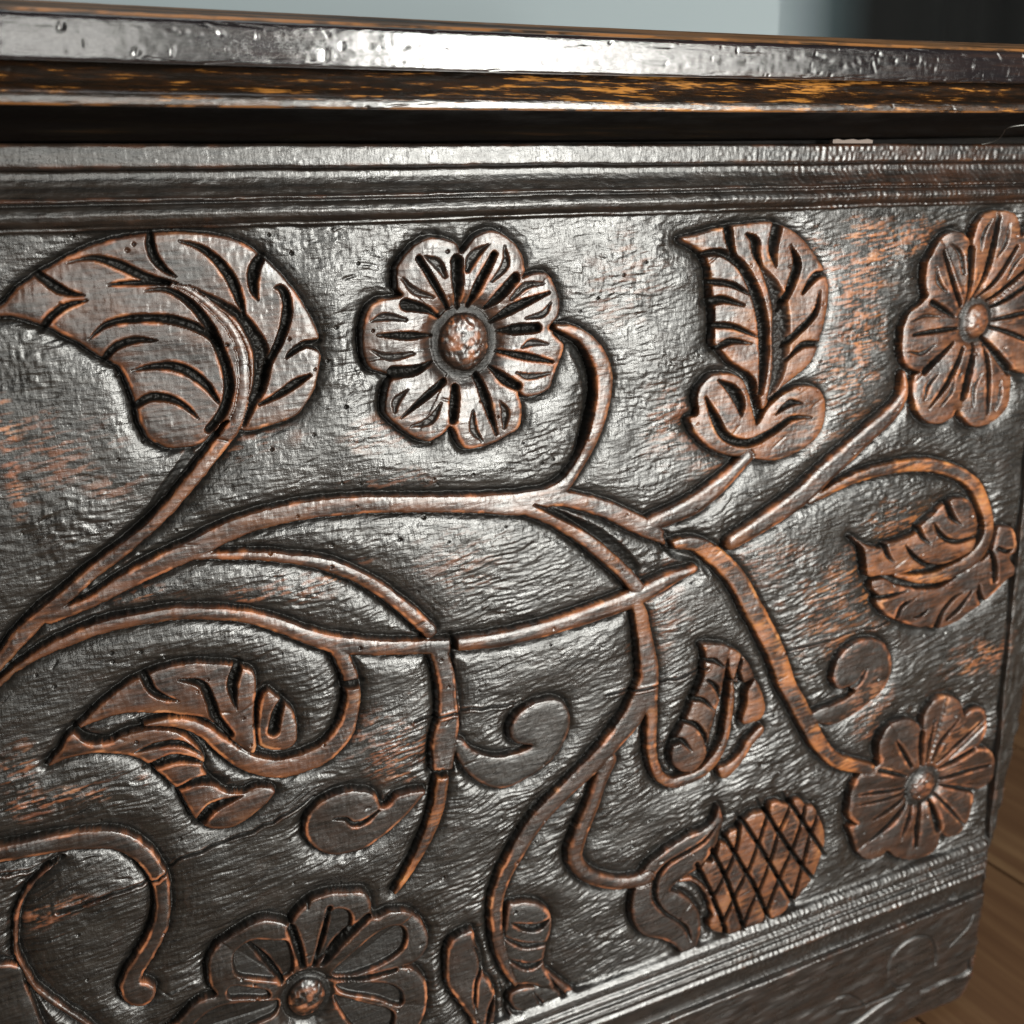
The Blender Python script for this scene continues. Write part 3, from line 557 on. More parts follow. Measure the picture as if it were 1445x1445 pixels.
H -= np.where(eb < 4, (4 - np.minimum(eb, 4)) ** 2 * 0.30, 0)
keep = (e > -1.0) & (eb > -1.0)
H = np.where(np.isfinite(H), H, 0)
H = np.clip(H, -14, 4)

# ------------------------------------------------------------------ wear, relief and dirt, from the shape of the wood
def blur(A, r, n=2):
    for _ in range(n):
        for ax in (0, 1):
            k = 2 * r + 1
            P = np.pad(A, [(r + 1, r) if i == ax else (0, 0) for i in (0, 1)], mode='edge')
            C = np.cumsum(P, axis=ax, dtype=np.float64)
            A = (np.take(C, range(k, C.shape[ax]), axis=ax) - np.take(C, range(0, C.shape[ax] - k), axis=ax)) / k
    return A
b1 = blur(H, 2); b2 = blur(H, 6)
conv_ = np.clip((H - b1) / 0.40, -1, 1) * 0.85 + np.clip((H - b2) / 1.8, -1, 1) * 0.35
rub = smooth(-0.15, 0.55, vnoise(GX / 24, GZ / 19, 71) + 0.5 * vnoise(GX / 7, GZ / 6, 72) + 0.25)
raised = smooth(.6, 1, mask) * (1 - groove)
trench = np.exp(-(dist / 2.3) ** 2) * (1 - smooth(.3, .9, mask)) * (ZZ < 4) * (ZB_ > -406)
raised = np.where(ZZ > 4.2, 0.0, raised); raised = np.where(ZB_ < -407, 0.0, raised)
broken = smooth(-.05, .55, vnoise(GX / 4.5, GZ / 3.5, 76) + .6 * vnoise(GX / 15, GZ / 12, 77))
wear = smooth(0.30, 0.95, conv_) * (0.12 + 0.88 * raised) * (0.25 + 0.75 * rub) * (.22 + .78 * broken)
stripe = smooth(-0.1, 0.5, rotn(GX, GZ, 0.12, 6.0, 0.8, 73) + 0.4 * vnoise(GX / 1.5, GZ / 1.1, 74))
patch = np.zeros_like(H)
PATCH = [(70, 640, 90, 55, .45), (14, 640, 18, 80, .9), (150, 690, 50, 24, .4), (330, 620, 90, 30, .3), (560, 610, 60, 30, .35), (560, 680, 70, 16, .4), (1210, 440, 42, 130, 1), (1225, 350, 60, 36, 1), (1200, 520, 40, 90, .6), (1150, 600, 30, 40, .5), (1180, 860, 60, 70, .6), (1100, 790, 60, 30, .4),
         (1390, 930, 40, 26, .9), (90, 1130, 90, 16, .9), (30, 1110, 30, 60, .6), (560, 1060, 50, 60, .6), (880, 400, 50, 60, .3), (940, 600, 30, 60, .5), (660, 790, 60, 50, .3), (420, 830, 120, 22, .5), (190, 840, 60, 12, .4), (80, 1290, 60, 16, .5), (1270, 740, 50, 30, .7), (1230, 1000, 30, 40, .6), (930, 870, 40, 60, .3), (1330, 1070, 40, 80, .5), (1270, 330, 60, 30, .9), (1000, 640, 40, 60, .3)]
for a, b, ra, rb, st in PATCH:
    x0, z0 = PP(a, b); x1, _ = PP(a + ra, b); _, z1 = PP(a, b + rb)
    rr = np.hypot((GX - x0) / abs(x1 - x0), (GZ - z0) / abs(z1 - z0)) + 0.5 * vnoise(GX / 8, GZ / 5, 75)
    patch = np.maximum(patch, st * smooth(1.25, 0.4, rr))
wear = np.maximum(wear, patch * stripe * (1 - groove) * smooth(-.5, .2, conv_))
wear = np.clip(np.maximum(wear, .7 * bossw), 0, 1)
WARM = dict(leafA=.36, flowerB=.34, flowerE=.62, flowerD=.30, flowerQ=.12, leafC=.66, calyxC=.72, leafLL=.40, leafLL2=.36, leafLL3=.4, leafG=.38, leafG2=.6, leafG3=.7, leafG4=.6, leafF=.72, leafF2=.45, cone=.62, calyxH=.22, scrollJ=.08, scrollL=.2, scrollT=.2,
            leafR=.2, budR=.06, lumpR=0, tailR=0, leafP=0, ringN=.05, bract=.5, S3=.42, S1=.5, S3b=.42, S4=.45, S5=.42, S4b=.5, S2=.5, S6=.5, S7=.5, S8=.42, S9=.45, S10=1.0, S11=.95, S12=.6, S12b=.3, S12c=.3, SK=.3, SK2=.8, SM=.22)
warm = 0.95 * smooth(300, 430, GX) * smooth(-330, -220, GZ)
warm = np.maximum(warm, .12)
for k, o in enumerate(OUT):
    warm = np.where((lab == k + 1) & (mask > .5), WARM.get(o['key'], .3), warm)
mott = smooth(-.5, .6, vnoise(GX / 14, GZ / 12, 78) + .5 * rotn(GX, GZ, .05, 8, 1.0, 79) + .35 * rotn(GX, GZ, .05, 3, .7, 80))
mott = mott * (.35 + .65 * smooth(-.1, .5, (H - b2) / 1.5))
wear = np.maximum(wear, raised * np.clip(warm * 1.3 - .3, 0, 1) * mott * .9)
print("height map done")

# ------------------------------------------------------------------ labels of petals, bosses, cone scales, mouldings
tree = {}            # label id -> (name, parent id, label text)
tree[0] = ('front_board', -1, 'hand carved board with rippled blackened ground')
for k, o in enumerate(OUT):
    tree[k + 1] = (o['kind'], -1, o['label'])
ids = {o['key']: k + 1 for k, o in enumerate(OUT)}
nxt = len(OUT) + 1
NOTCH = {'flowerB': (ZB, [(660, 205), (1040, 365), (1205, 668), (1015, 1050), (600, 1275), (230, 965), (290, 470)], (657, 483)),
         'flowerE': (ZE, [(535, 295), (850, 260), (970, 455), (950, 730), (780, 1030), (455, 1270), (240, 1040), (275, 600)], (1381, 453)),
         'flowerD': (ZD, [(628, 650), (862, 545), (935, 725), (925, 965), (730, 1210), (440, 1300), (262, 1150), (390, 820)], (1304, 1111)),
         'flowerQ': (ZQ, [(612, 285), (1040, 240), (1180, 490), (1150, 930), (480, 1000), (60, 1000), (235, 640)], (434, 1410))}
for key, (o_, nts, cpx) in NOTCH.items():
    L = ids[key]; x0, z0, rx, rz, r = BOSS[key]
    ang_ = []
    for p in conv(nts, o_):
        x, z = PP(p[0], p[1]); ang_.append(math.atan2(z - z0, x - x0))
    ang_ = np.sort(np.array(ang_))
    m_ = lab == L
    th = np.arctan2(GZ[m_] - z0, GX[m_] - x0); rr = r[m_]
    idx = np.searchsorted(ang_, th) % len(ang_)
    out = np.full(idx.shape, L)
    pet = rr > 1.55
    out[pet] = nxt + idx[pet]
    for _ in ang_:
        tree[nxt] = ('petal', L, None); nxt += 1
    tree[nxt] = ('flower_boss', L, None)
    out[rr < 1.0] = nxt; nxt += 1
    lab[m_] = out
# cone scales
L = ids['cone']; m_ = lab == L
Xm, Zm = GX[m_], GZ[m_]
def side_count(lines):
    n = np.zeros(Xm.shape, int)
    for l in lines:
        c = catmull(conv(l, ZC), False, 4)
        x, z = PP(c[:, 0], c[:, 1]); o_ = np.argsort(z)
        n += Xm > np.interp(Zm, z[o_], x[o_])
    return n
na, nb = side_count(CONE_A), side_count(CONE_B)
cell = na * 10 + nb
out = np.full(cell.shape, L)
for c in np.unique(cell):
    s_ = cell == c
    if s_.sum() < 60: continue
    tree[nxt] = ('cone_scale', L, None); out[s_] = nxt; nxt += 1
inner = H[m_] < -2.6
out[inner] = L
lab[m_] = out
def band(mask_, name, label):
    global nxt
    tree[nxt] = (name, -1, label); lab[mask_] = nxt; nxt += 1
band(ZZ > 14.0, 'top_moulding', 'upper hollow moulding under the lid')
band((ZZ > 5.0) & (ZZ <= 14.0), 'top_moulding', 'lower rounded bead under the lid')
band((ZB_ < -407.5) & (ZB_ > -450.3), 'bottom_moulding', 'narrow ridged moulding with chatter marks')
band(ZB_ <= -450.3, 'bottom_rail', 'worn plain rail with a faint scratched scroll')
band((GX > jx) & (ZB_ > -407.5) & (ZZ <= 5.0), 'corner_stile', 'rough dark upright at the right corner')

# ------------------------------------------------------------------ materials
def newmat(name):
    m_ = bpy.data.materials.new(name); m_.use_nodes = True
    nt = m_.node_tree; b = nt.nodes['Principled BSDF']
    return m_, nt, b
def N(nt, t, **kw):
    n = nt.nodes.new(t)
    for k_, v in kw.items(): setattr(n, k_, v)
    return n
def link(nt, a, b): nt.links.new(a, b)
def noise(nt, scale, detail=4, rough=.55, vec=None):
    n = N(nt, 'ShaderNodeTexNoise'); n.inputs['Scale'].default_value = scale; n.inputs['Detail'].default_value = detail; n.inputs['Roughness'].default_value = rough
    if vec is not None: link(nt, vec, n.inputs['Vector'])
    return n.outputs['Fac']
def mapping(nt, scale, rot=(0, 0, 0)):
    t = N(nt, 'ShaderNodeTexCoord'); mp = N(nt, 'ShaderNodeMapping')
    mp.inputs['Scale'].default_value = scale; mp.inputs['Rotation'].default_value = rot
    link(nt, t.outputs['Object'], mp.inputs['Vector']); return mp.outputs[0]
def ramp(nt, fac, stops):
    r = N(nt, 'ShaderNodeValToRGB'); e_ = r.color_ramp.elements
    while len(e_) < len(stops): e_.new(0.5)
    for el, (p, c) in zip(e_, stops):
        el.position = p; el.color = (*c, 1) if len(c) == 3 else c
    link(nt, fac, r.inputs[0]); return r.outputs[0]
def maprange(nt, v, a, b, c, d):
    n = N(nt, 'ShaderNodeMapRange'); link(nt, v, n.inputs[0])
    for i_, q in enumerate((a, b, c, d)): n.inputs[i_ + 1].default_value = q
    return n.outputs[0]
def math_(nt, op, a, b=None):
    n = N(nt, 'ShaderNodeMath', operation=op)
    for i_, q in enumerate((a, b)):
        if q is None: continue
        if isinstance(q, (int, float)): n.inputs[i_].default_value = q
        else: link(nt, q, n.inputs[i_])
    return n.outputs[0]
def mixc(nt, f, a, b):
    n = N(nt, 'ShaderNodeMix', data_type='RGBA')
    for s_, q in ((n.inputs[0], f), (n.inputs[6], a), (n.inputs[7], b)):
        if isinstance(q, tuple): s_.default_value = (*q, 1)
        elif isinstance(q, (int, float)): s_.default_value = q
        else: link(nt, q, s_)
    return n.outputs[2]

carved, nt, b = newmat('carved_oak')
at = N(nt, 'ShaderNodeAttribute', attribute_name='tone'); sep = N(nt, 'ShaderNodeSeparateColor'); link(nt, at.outputs['Color'], sep.inputs[0])
wearN, raiN, dirN = sep.outputs
grainv = mapping(nt, (38, 38, 520)); fine = noise(nt, 1, 5, .6, grainv)
spots = noise(nt, 55, 4, .6, mapping(nt, (1, 1, 1.6)))
gnd = ramp(nt, fine, [(.35, (.0045, .0042, .0038)), (.65, (.020, .0170, .0140))])
gnd = mixc(nt, maprange(nt, noise(nt, 22, 4), .52, .70, 0, .5), gnd, (.022, .013, .009))
rai = ramp(nt, spots, [(.34, (.0065, .005, .0045)), (.50, (.014, .0075, .005)), (.66, (.042, .0155, .007))])
rai = mixc(nt, maprange(nt, fine, .45, .62, 0, .4), rai, (.075, .028, .014))
worn_p = ramp(nt, spots, [(.3, (.18, .055, .026)), (.55, (.34, .125, .058)), (.75, (.48, .23, .12))])
worn_o = ramp(nt, spots, [(.3, (.17, .050, .015)), (.55, (.36, .125, .032)), (.75, (.50, .23, .07))])
worn = mixc(nt, at.outputs['Alpha'], worn_p, worn_o)
rai = mixc(nt, maprange(nt, at.outputs['Alpha'], .05, .5, 0, 1), gnd, rai)
c = mixc(nt, raiN, gnd, rai)
wf = math_(nt, 'MULTIPLY', wearN, maprange(nt, fine, .3, .55, .55, 1.15))
c = mixc(nt, wf, c, worn)
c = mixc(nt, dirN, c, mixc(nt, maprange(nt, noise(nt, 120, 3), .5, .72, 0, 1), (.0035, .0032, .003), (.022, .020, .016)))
link(nt, c, b.inputs['Base Color'])
rv = noise(nt, 140, 4, .6, mapping(nt, (.6, 1, 1)))
rg = maprange(nt, rv, .3, .7, .22, .38)
rg = math_(nt, 'ADD', rg, math_(nt, 'MULTIPLY', raiN, .01))
rg = math_(nt, 'ADD', rg, math_(nt, 'MULTIPLY', dirN, .22))
rg = math_(nt, 'ADD', rg, math_(nt, 'MULTIPLY', wearN, .10))
link(nt, rg, b.inputs['Roughness'])
link(nt, maprange(nt, dirN, 0, 1, .80, .16), b.inputs['Specular IOR Level'])
bm1 = N(nt, 'ShaderNodeBump'); bm1.inputs['Distance'].default_value = .00036; bm1.inputs['Strength'].default_value = .8
n1 = noise(nt, 1, 3, .6, mapping(nt, (260, 260, 950), (0, -.06, 0)))
n2 = noise(nt, 1, 2, .6, mapping(nt, (800, 260, 330)))
link(nt, math_(nt, 'ADD', n1, math_(nt, 'MULTIPLY', n2, .6)), bm1.inputs['Height'])
link(nt, maprange(nt, raiN, 0, 1, .75, .32), bm1.inputs['Strength'])
link(nt, bm1.outputs[0], b.inputs['Normal'])

def lid_material(name, dark, mid, bright, rough, thr, coat=0.0, streak=(14, 14, 420)):
    m_, nt, b = newmat(name)
    g = noise(nt, 1, 6, .65, mapping(nt, streak, (0, .02, 0)))
    blot = noise(nt, 16, 3, .5, mapping(nt, (.5, 1, 2)))
    f = math_(nt, 'ADD', math_(nt, 'MULTIPLY', g, .75), math_(nt, 'MULTIPLY', blot, .35))
    at0 = N(nt, 'ShaderNodeAttribute', attribute_name='tone'); sp0 = N(nt, 'ShaderNodeSeparateColor'); link(nt, at0.outputs['Color'], sp0.inputs[0])
    f = math_(nt, 'ADD', f, math_(nt, 'MULTIPLY', sp0.outputs[1], .035))
    at_ = N(nt, 'ShaderNodeAttribute', attribute_name='tone'); sp_ = N(nt, 'ShaderNodeSeparateColor'); link(nt, at_.outputs['Color'], sp_.inputs[0])
    link(nt, mixc(nt, sp_.outputs[0], ramp(nt, f, [(thr - .10, dark), (thr, mid), (thr + .06, bright)]), (.30, .125, .035)), b.inputs['Base Color'])
    rr_ = noise(nt, 1, 4, .6, mapping(nt, (50, 50, 500)))
    link(nt, maprange(nt, rr_, .3, .7, rough * .75, rough * 1.35), b.inputs['Roughness'])
    b.inputs['Specular IOR Level'].default_value = .8
    b.inputs['Coat Weight'].default_value = coat; b.inputs['Coat Roughness'].default_value = .12
    bp = N(nt, 'ShaderNodeBump'); bp.inputs['Distance'].default_value = .0002; bp.inputs['Strength'].default_value = .6
    link(nt, noise(nt, 1, 4, .6, mapping(nt, (180, 180, 1500))), bp.inputs['Height']); link(nt, bp.outputs[0], b.inputs['Normal'])
    return m_
lid_face = lid_material('polished_lid_edge', (.010, .008, .009), (.016, .011, .011), (.028, .016, .013), .11, .62, .6)
lid_ovolo = lid_material('lid_moulding_oak', (.009, .006, .004), (.03, .012, .004), (.40, .17, .035), .24, .64, .3, (55, 55, 640))
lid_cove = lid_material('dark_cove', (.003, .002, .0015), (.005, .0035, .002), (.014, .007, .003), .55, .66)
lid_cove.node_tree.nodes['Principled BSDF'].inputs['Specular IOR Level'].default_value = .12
lid_trim = lid_material('lid_top_edge_oak', (.010, .007, .005), (.035, .019, .009), (.12, .06, .025), .4, .55, .0, (8, 8, 900))

# ------------------------------------------------------------------ objects
def tag(o, label=None, cat=None, group=None, kind=None):
    for k_, v in (('label', label), ('category', cat), ('group', group), ('kind', kind)):
        if v: o[k_] = v
def link_obj(name, mesh, parent=None):
    o = bpy.data.objects.new(name, mesh); S.collection.objects.link(o)
    if parent: o.parent = parent
    return o
chest = bpy.data.objects.new('wooden_chest', None); S.collection.objects.link(chest)
tag(chest, 'dark carved oak chest covered in vines, leaves and flowers, filling the view', 'chest')

def grid_mesh(name, V, Fc, mat, tone=None, normals=None):
    me = bpy.data.meshes.new(name)
    me.vertices.add(len(V)); me.vertices.foreach_set('co', V.astype(np.float32).ravel())
    me.loops.add(len(Fc) * 4); me.loops.foreach_set('vertex_index', Fc.astype(np.int32).ravel())
    me.polygons.add(len(Fc)); me.polygons.foreach_set('loop_start', (np.arange(len(Fc)) * 4).astype(np.int32))
    me.polygons.foreach_set('use_smooth', np.ones(len(Fc), bool))
    me.update(calc_edges=True)
    if tone is not None:
        a = me.color_attributes.new('tone', 'FLOAT_COLOR', 'POINT')
        a.data.foreach_set('color', tone.astype(np.float32).ravel())
    me.materials.append(mat)
    if normals is not None:
        me.normals_split_custom_set_from_vertices(normals.tolist())
    return me

VX = GX / 1000; VY = -H / 1000; VZ = GZ / 1000 + LIFT
# keep the rim of the sheet where the worn edge is
V = np.stack([VX, VY, VZ], -1).reshape(-1, 3)
gy = np.gradient(VY, gz / 1000, axis=0); gxx = np.gradient(VY, gx / 1000, axis=1)
NR = np.stack([gxx, -np.ones_like(gxx), gy], -1); NR /= np.linalg.norm(NR, axis=-1, keepdims=True)
NR = NR.reshape(-1, 3)
mouldz = np.clip((ZZ > 4.2) * 1.0 + (ZB_ < -407) * 1.0, 0, 1)
raised = np.maximum(raised, .6 * mouldz)
wear = np.maximum(wear, (e < 2.2) * (GZ < -498) * (GZ > -532) * smooth(-.1, .3, vnoise(GX / 2, GZ / 4, 95)))
warm = np.where((ZB_ < -452), .22, warm)
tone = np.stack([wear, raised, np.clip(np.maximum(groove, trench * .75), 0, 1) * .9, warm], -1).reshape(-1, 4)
J, I = np.meshgrid(np.arange(NZ - 1), np.arange(NX - 1), indexing='ij')
idx = (J * NX + I).ravel()
FA = np.stack([idx, idx + 1, idx + NX + 1, idx + NX], 1)
fk = (keep[:-1, :-1] & keep[1:, 1:] & keep[:-1, 1:] & keep[1:, :-1]).ravel()
fl = lab[:-1, :-1].ravel()
FA, fl = FA[fk], fl[fk]
order = np.argsort(fl, kind='stable'); FA, fl = FA[order], fl[order]
uniq, start = np.unique(fl, return_index=True); ends = np.append(start[1:], len(fl))
objs = {}
present = {int(u): FA[s_:e_] for u, s_, e_ in zip(uniq, start, ends)}
remap = np.full(NX * NZ, -1, np.int64)
for lid2 in sorted(tree):
    nm, par, lb = tree[lid2]
    fc = present.get(lid2)
    if fc is None or len(fc) < 4: 
        if fc is not None: print('tiny', nm, len(fc))
        continue
    used = np.unique(fc); remap[used] = np.arange(len(used))
    me = grid_mesh(nm, V[used], remap[fc], carved, tone[used], NR[used])
    parent = chest if par == -1 else objs.get(par, chest)
    o = link_obj(nm, me, parent)
    if lb: o['label'] = lb
    objs[lid2] = o
print("front built", len(objs))

# ------------------------------------------------------------------ lid: bands swept along the front, each a part of its own
lid = bpy.data.objects.new('lid', None); S.collection.objects.link(lid); lid.parent = chest
lid['label'] = 'heavy lid with a polished square edge over a rounded moulding'
lx = np.concatenate([np.linspace(-220, -30, 60)[:-1], np.arange(-30, 583, 0.65)])
def warp(x): return 3.6 * (np.clip(x, 0, 600) / 500) ** 2
def sweep(name, prof, mat, parent, dens=3, dents=0, rough_=0.05, label=None, rt=None, seed=1):
    P = np.array(prof, float)
    # refine the profile
    Q = catmull(P, False, dens) if dens > 1 else P
    n = len(Q)
    X, K = np.meshgrid(lx, np.arange(n))
    Y = np.repeat(Q[:, :1], len(lx), 1); Z = np.repeat(Q[:, 1:2], len(lx), 1)
    nz = rough_ * (2.0 * vnoise(X / 26, Z / 9, 80 + seed) + 1.0 * vnoise(X / 7, Z / 2.5, 81 + seed) + .6 * vnoise(X / 2, Z / 1.2, 82 + seed))
    Y = Y + nz; Z = Z + 0.5 * nz + warp(X)
    rs = np.random.default_rng(200 + seed)
    zlo, zhi = Q[:, 1].min(), Q[:, 1].max()
    for _ in range(dents):
        x0 = rs.uniform(-30, 575); z0 = rs.uniform(zlo, zhi) + warp(x0)
        if rs.random() < .45: x0 = rs.uniform(330, 575)
        vert = rs.random() < .5
        rx_, rz_ = (rs.uniform(.5, 1.2), rs.uniform(.8, 2.6)) if vert else (rs.uniform(.8, 3.6), rs.uniform(.4, .9))
        a = rs.normal(0, .5); dd = rs.uniform(.05, .32)
        if rs.random() < .5: rx_, rz_, a = rs.uniform(2.5, 9), rs.uniform(.18, .35), rs.normal(0, .08)
        elif rs.random() < .5: rx_ *= .45; rz_ *= .45
        i0, i1 = np.searchsorted(lx, (x0 - 14, x0 + 14))
        u = (X[:, i0:i1] - x0); v = (Z[:, i0:i1] - z0)
        uu, vv = u * math.cos(a) + v * math.sin(a), -u * math.sin(a) + v * math.cos(a)
        r_ = np.hypot(uu / rx_, vv / rz_)
        Y[:, i0:i1] += dd * np.exp(-r_ ** 3) 
    Vv = np.stack([X / 1000, Y / 1000, Z / 1000 + LIFT], -1).reshape(-1, 3)
    m_ = len(lx)
    jj, ii = np.meshgrid(np.arange(n - 1), np.arange(m_ - 1), indexing='ij'); ix = (jj * m_ + ii).ravel()
    tn = None
    if rt is not None:
        u = np.linspace(0, 1, n)
        wr = np.interp(u, [q[0] for q in rt], [q[1] for q in rt])[:, None] * (1 + 0 * X)
        wr = wr * smooth(-.6, .3, vnoise(X / 14, Z / 2, 90 + seed) + .6 * vnoise(X / 3, Z, 91 + seed))
        tn = np.stack([wr, smooth(120, 330, X), wr * 0, wr * 0 + 1], -1).reshape(-1, 4)
    me = grid_mesh(name, Vv, np.stack([ix, ix + 1, ix + m_ + 1, ix + m_], 1), mat, tn)
    o = link_obj(name, me, parent)
    if label: o['label'] = label
    return o
def pz(y, yo): return float(PP(0, y, yo)[1])
def prof(l): return [(yo, pz(y, yo)) for y, yo in l]
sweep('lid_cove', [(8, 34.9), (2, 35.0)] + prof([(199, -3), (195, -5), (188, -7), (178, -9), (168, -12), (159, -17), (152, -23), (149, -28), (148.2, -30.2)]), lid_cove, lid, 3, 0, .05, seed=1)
sweep('lid_moulding', prof([(148.2, -30.2), (147.4, -31.3), (145.5, -31.9), (142, -32.1), (137, -32.15), (132.5, -32.0), (128, -31.6), (122, -30.2), (117, -28.8), (111, -27.6), (101, -26.4), (93, -25.6), (87, -24.9), (84, -24.6)]), lid_ovolo, lid, 4, 60, .07, rt=[(0, .8), (.12, 1), (.2, .2), (.4, 0), (1, 0)], seed=5)
sweep('lid_edge', prof([(84.4, -24.8), (83.6, -29.5), (82.8, -31), (80, -31.8), (70, -32.1), (45, -32.3), (25, -32.2), (17, -31.9), (14, -31.2), (12.5, -30.0)]), lid_face, lid, 6, 330, .05, rt=[(0, 0), (.85, 0), (.93, .9), (1, 1)], seed=9)
sweep('lid_top_edge', prof([(12.5, -30.0), (10, -29.3), (8.3, -29.1), (7.4, -28.6), (6.8, -27.2), (5.6, -26.9), (5.0, -25.2), (3.4, -24.9), (2.6, -23.2), (1.2, -22.9), (0.4, -21.5), (-1.4, -21.2), (-2.2, -19)]), lid_trim, lid, 1, 60, .07, rt=[(0, .9), (.2, .7), (.3, 0), (1, 0)], seed=13)
def box(name, x0, x1, y0, y1, z0, z1, mat, parent=None, bev=0.0):
    import bmesh
    bm = bmesh.new()
    bmesh.ops.create_cube(bm, size=1)
    for v in bm.verts:
        v.co = Vector(((x0 + x1) / 2 + v.co.x * (x1 - x0), (y0 + y1) / 2 + v.co.y * (y1 - y0), (z0 + z1) / 2 + v.co.z * (z1 - z0)))
    if bev: bmesh.ops.bevel(bm, geom=bm.edges[:], offset=bev, segments=2, affect='EDGES')
    me = bpy.data.meshes.new(name); bm.to_mesh(me); bm.free(); me.materials.append(mat)
    return link_obj(name, me, parent)
ztop = pz(-2.2, -19) / 1000 + LIFT
box('lid_board', -0.22, 0.581, -0.0185, 0.46, LIFT + .0502, ztop - .0006, lid_trim, lid)
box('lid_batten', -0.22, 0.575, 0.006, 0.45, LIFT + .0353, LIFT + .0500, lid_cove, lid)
box('lid_end', 0.5812, 0.5835, -0.024, 0.46, LIFT + .052, ztop - .002, lid_trim, lid)
plain, nt, b = newmat('dark_side_oak')
link(nt, ramp(nt, noise(nt, 1, 5, .6, mapping(nt, (300, 12, 300))), [(.3, (.008, .007, .006)), (.7, (.035, .02, .012))]), b.inputs['Base Color']); b.inputs['Roughness'].default_value = .42
# side board follows the worn corner so that the outline is the carved sheet's own
import bmesh
bm = bmesh.new(); prev = None
for j in range(0, NZ, 6):
    if gz[j] < -532: continue
    x = (EX[j] + .2) / 1000; z = gz[j] / 1000 + LIFT
    row = [bm.verts.new((x, .0035, z)), bm.verts.new((x - .0005, .03, z)), bm.verts.new((.533, .44, z))]
    if prev:
        for a_ in range(2): bm.faces.new((prev[a_], prev[a_ + 1], row[a_ + 1], row[a_]))
    prev = row
me = bpy.data.meshes.new('side_board'); bm.to_mesh(me); bm.free(); me.materials.append(plain); link_obj('side_board', me, chest)
box('back_board', -.2, .533, .42, .44, .006, LIFT + .034, plain, chest)
box('inner_lining', -.2, .530, .0165, .418, .008, LIFT + .033, plain, chest)

# ------------------------------------------------------------------ pale sliver on the ledge, and a loose hair
paper, nt, b = newmat('grey_paper')
link(nt, ramp(nt, noise(nt, 300, 3), [(.3, (.11, .085, .07)), (.7, (.24, .19, .165))]), b.inputs['Base Color']); b.inputs['Roughness'].default_value = .7
x0, z0 = PP(1176, 205, -4); x1, _ = PP(1232, 206, -4)
bm = bmesh.new()
rows = []
for i in range(9):
    t = i / 8; xx = (x0 + (x1 - x0) * t) / 1000
    zz = LIFT + .0347; hh = .0017 + .0003 * math.sin(i * 2.1)
    rows.append([bm.verts.new((xx, yy, z_)) for yy, z_ in ((-.0036, zz), (-.0036, zz + hh), (-.0008, zz + hh), (-.0008, zz))])
for a_, b_ in zip(rows[:-1], rows[1:]):
    for q in range(4): bm.faces.new((a_[q], b_[q], b_[(q + 1) % 4], a_[(q + 1) % 4]))
bm.faces.new(rows[0]); bm.faces.new(rows[-1][::-1])
bmesh.ops.recalc_face_normals(bm, faces=bm.faces[:])
me = bpy.data.meshes.new('paper_scrap'); bm.to_mesh(me); bm.free(); me.materials.append(paper)
tag(link_obj('paper_scrap', me), 'tiny pale sliver of paper caught in the gap beneath the lid', 'paper scrap')
hairm, nt, b = newmat('grey_hair'); b.inputs['Base Color'].default_value = (.55, .55, .52, 1); b.inputs['Roughness'].default_value = .4
hp = np.array([(1385, 204, -8), (1398, 201, -12), (1408, 197, -16), (1414, 191, -20), (1420, 182, -25), (1432, 178, -29), (1450, 176, -32)], float)
hp = catmull(hp, False, 5)
hx, hz = PP(hp[:, 0], hp[:, 1], hp[:, 2])
bm = bmesh.new(); prev = None
for x_, y_, z_ in zip(hx / 1000, hp[:, 2] / 1000, hz / 1000 + LIFT):
    row = [bm.verts.new((x_, y_ + .00013 * math.cos(q * 2.094), z_ + .00013 * math.sin(q * 2.094))) for q in range(3)]
    if prev:
        for q in range(3): bm.faces.new((prev[q], prev[(q + 1) % 3], row[(q + 1) % 3], row[q]))
    prev = row
cu = bpy.data.meshes.new('loose_hair'); bm.to_mesh(cu); bm.free(); cu.materials.append(hairm)
tag(link_obj('loose_hair', cu), 'single pale hair hanging from the lid moulding at the right', 'hair')

# ------------------------------------------------------------------ wall, added shade sheet, plank floor
wallm, nt, b = newmat('blue_grey_wall')
link(nt, ramp(nt, noise(nt, 3, 3), [(.3, (.255, .305, .325)), (.7, (.29, .34, .36))]), b.inputs['Base Color']); b.inputs['Roughness'].default_value = .8
darkm, nt, b = newmat('painted_wall_shade')
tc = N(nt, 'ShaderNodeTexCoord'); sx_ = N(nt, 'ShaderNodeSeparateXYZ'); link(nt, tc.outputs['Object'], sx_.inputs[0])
link(nt, ramp(nt, maprange(nt, sx_.outputs[0], .80, .99, 0, 1), [(0, (.46, .54, .57)), (.22, (.27, .33, .36)), (.50, (.055, .080, .088)), (.85, (.003, .004, .004))]), b.inputs['Base Color']); b.inputs['Roughness'].default_value = .9  # soft shade painted into the colour, wall grey fading to black along x
wl = box('wall', -1.6, .84, .60, .70, 0.0, 2.6, wallm); tag(wl, kind='structure', label='pale blue grey wall behind the chest')
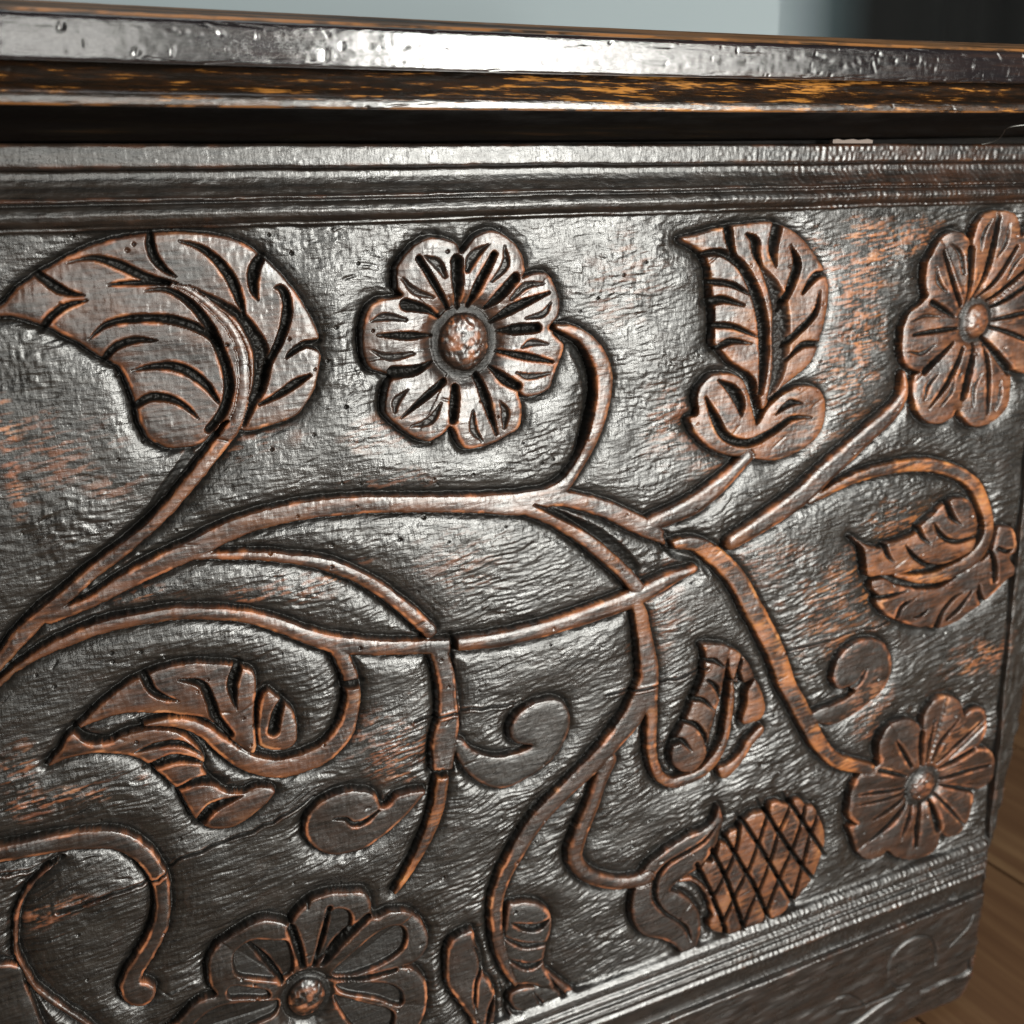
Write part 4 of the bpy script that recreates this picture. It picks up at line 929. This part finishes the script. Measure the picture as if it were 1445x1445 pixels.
# added sheet standing in for the darkness beside the wall
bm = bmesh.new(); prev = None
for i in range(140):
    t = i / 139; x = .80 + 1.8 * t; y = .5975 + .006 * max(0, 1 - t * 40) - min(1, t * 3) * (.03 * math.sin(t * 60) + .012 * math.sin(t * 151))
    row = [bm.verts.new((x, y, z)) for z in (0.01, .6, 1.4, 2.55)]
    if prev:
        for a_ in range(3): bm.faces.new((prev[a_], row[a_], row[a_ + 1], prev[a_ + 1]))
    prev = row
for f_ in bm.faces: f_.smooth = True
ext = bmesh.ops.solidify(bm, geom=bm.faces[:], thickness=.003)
me = bpy.data.meshes.new('wall_shade_sheet'); bm.to_mesh(me); bm.free(); me.materials.append(darkm)
tag(link_obj('wall_shade_sheet', me), 'added sheet behind the right end of the lid, shade painted from wall grey to near black', 'shade_sheet')

floorm, nt, b = newmat('floor_oak')
oi = N(nt, 'ShaderNodeObjectInfo')
fg = noise(nt, 1, 6, .6, mapping(nt, (90, 3.5, 90))); big = noise(nt, 1, 3, .5, mapping(nt, (26, 1.6, 26)))
fc_ = math_(nt, 'ADD', math_(nt, 'MULTIPLY', fg, .5), math_(nt, 'MULTIPLY', big, .5))
col = ramp(nt, fc_, [(.34, (.065, .030, .015)), (.50, (.115, .060, .030)), (.66, (.20, .12, .06))])
col = mixc(nt, maprange(nt, oi.outputs['Random'], 0, 1, 0, .35), col, (.20, .10, .045))
link(nt, col, b.inputs['Base Color']); b.inputs['Roughness'].default_value = .45
fl_ = box('floor', -1.6, 2.6, -1.2, .60, -.03, -.004, floorm); tag(fl_, kind='structure', label='brown wooden plank floor')
pm = None
x = .30; i = 0
while x < 1.6:
    w_ = .19
    y0 = -1.1 + (i * .37) % .5
    ys = [-1.19, y0 - .15, y0 + 1.1, .598]
    for a_, b_ in zip(ys[:-1], ys[1:]):
        if b_ - a_ < .02: continue
        p = box('floor_plank', x + .0008, x + w_ - .0008, a_ + .0008, b_ - .0008, -.004, 0.0 + random.uniform(-.0006, .0004), floorm, fl_, .0009)
    x += w_; i += 1
print("tris", sum(len(o.data.polygons) * 2 for o in S.objects if o.type == 'MESH'))
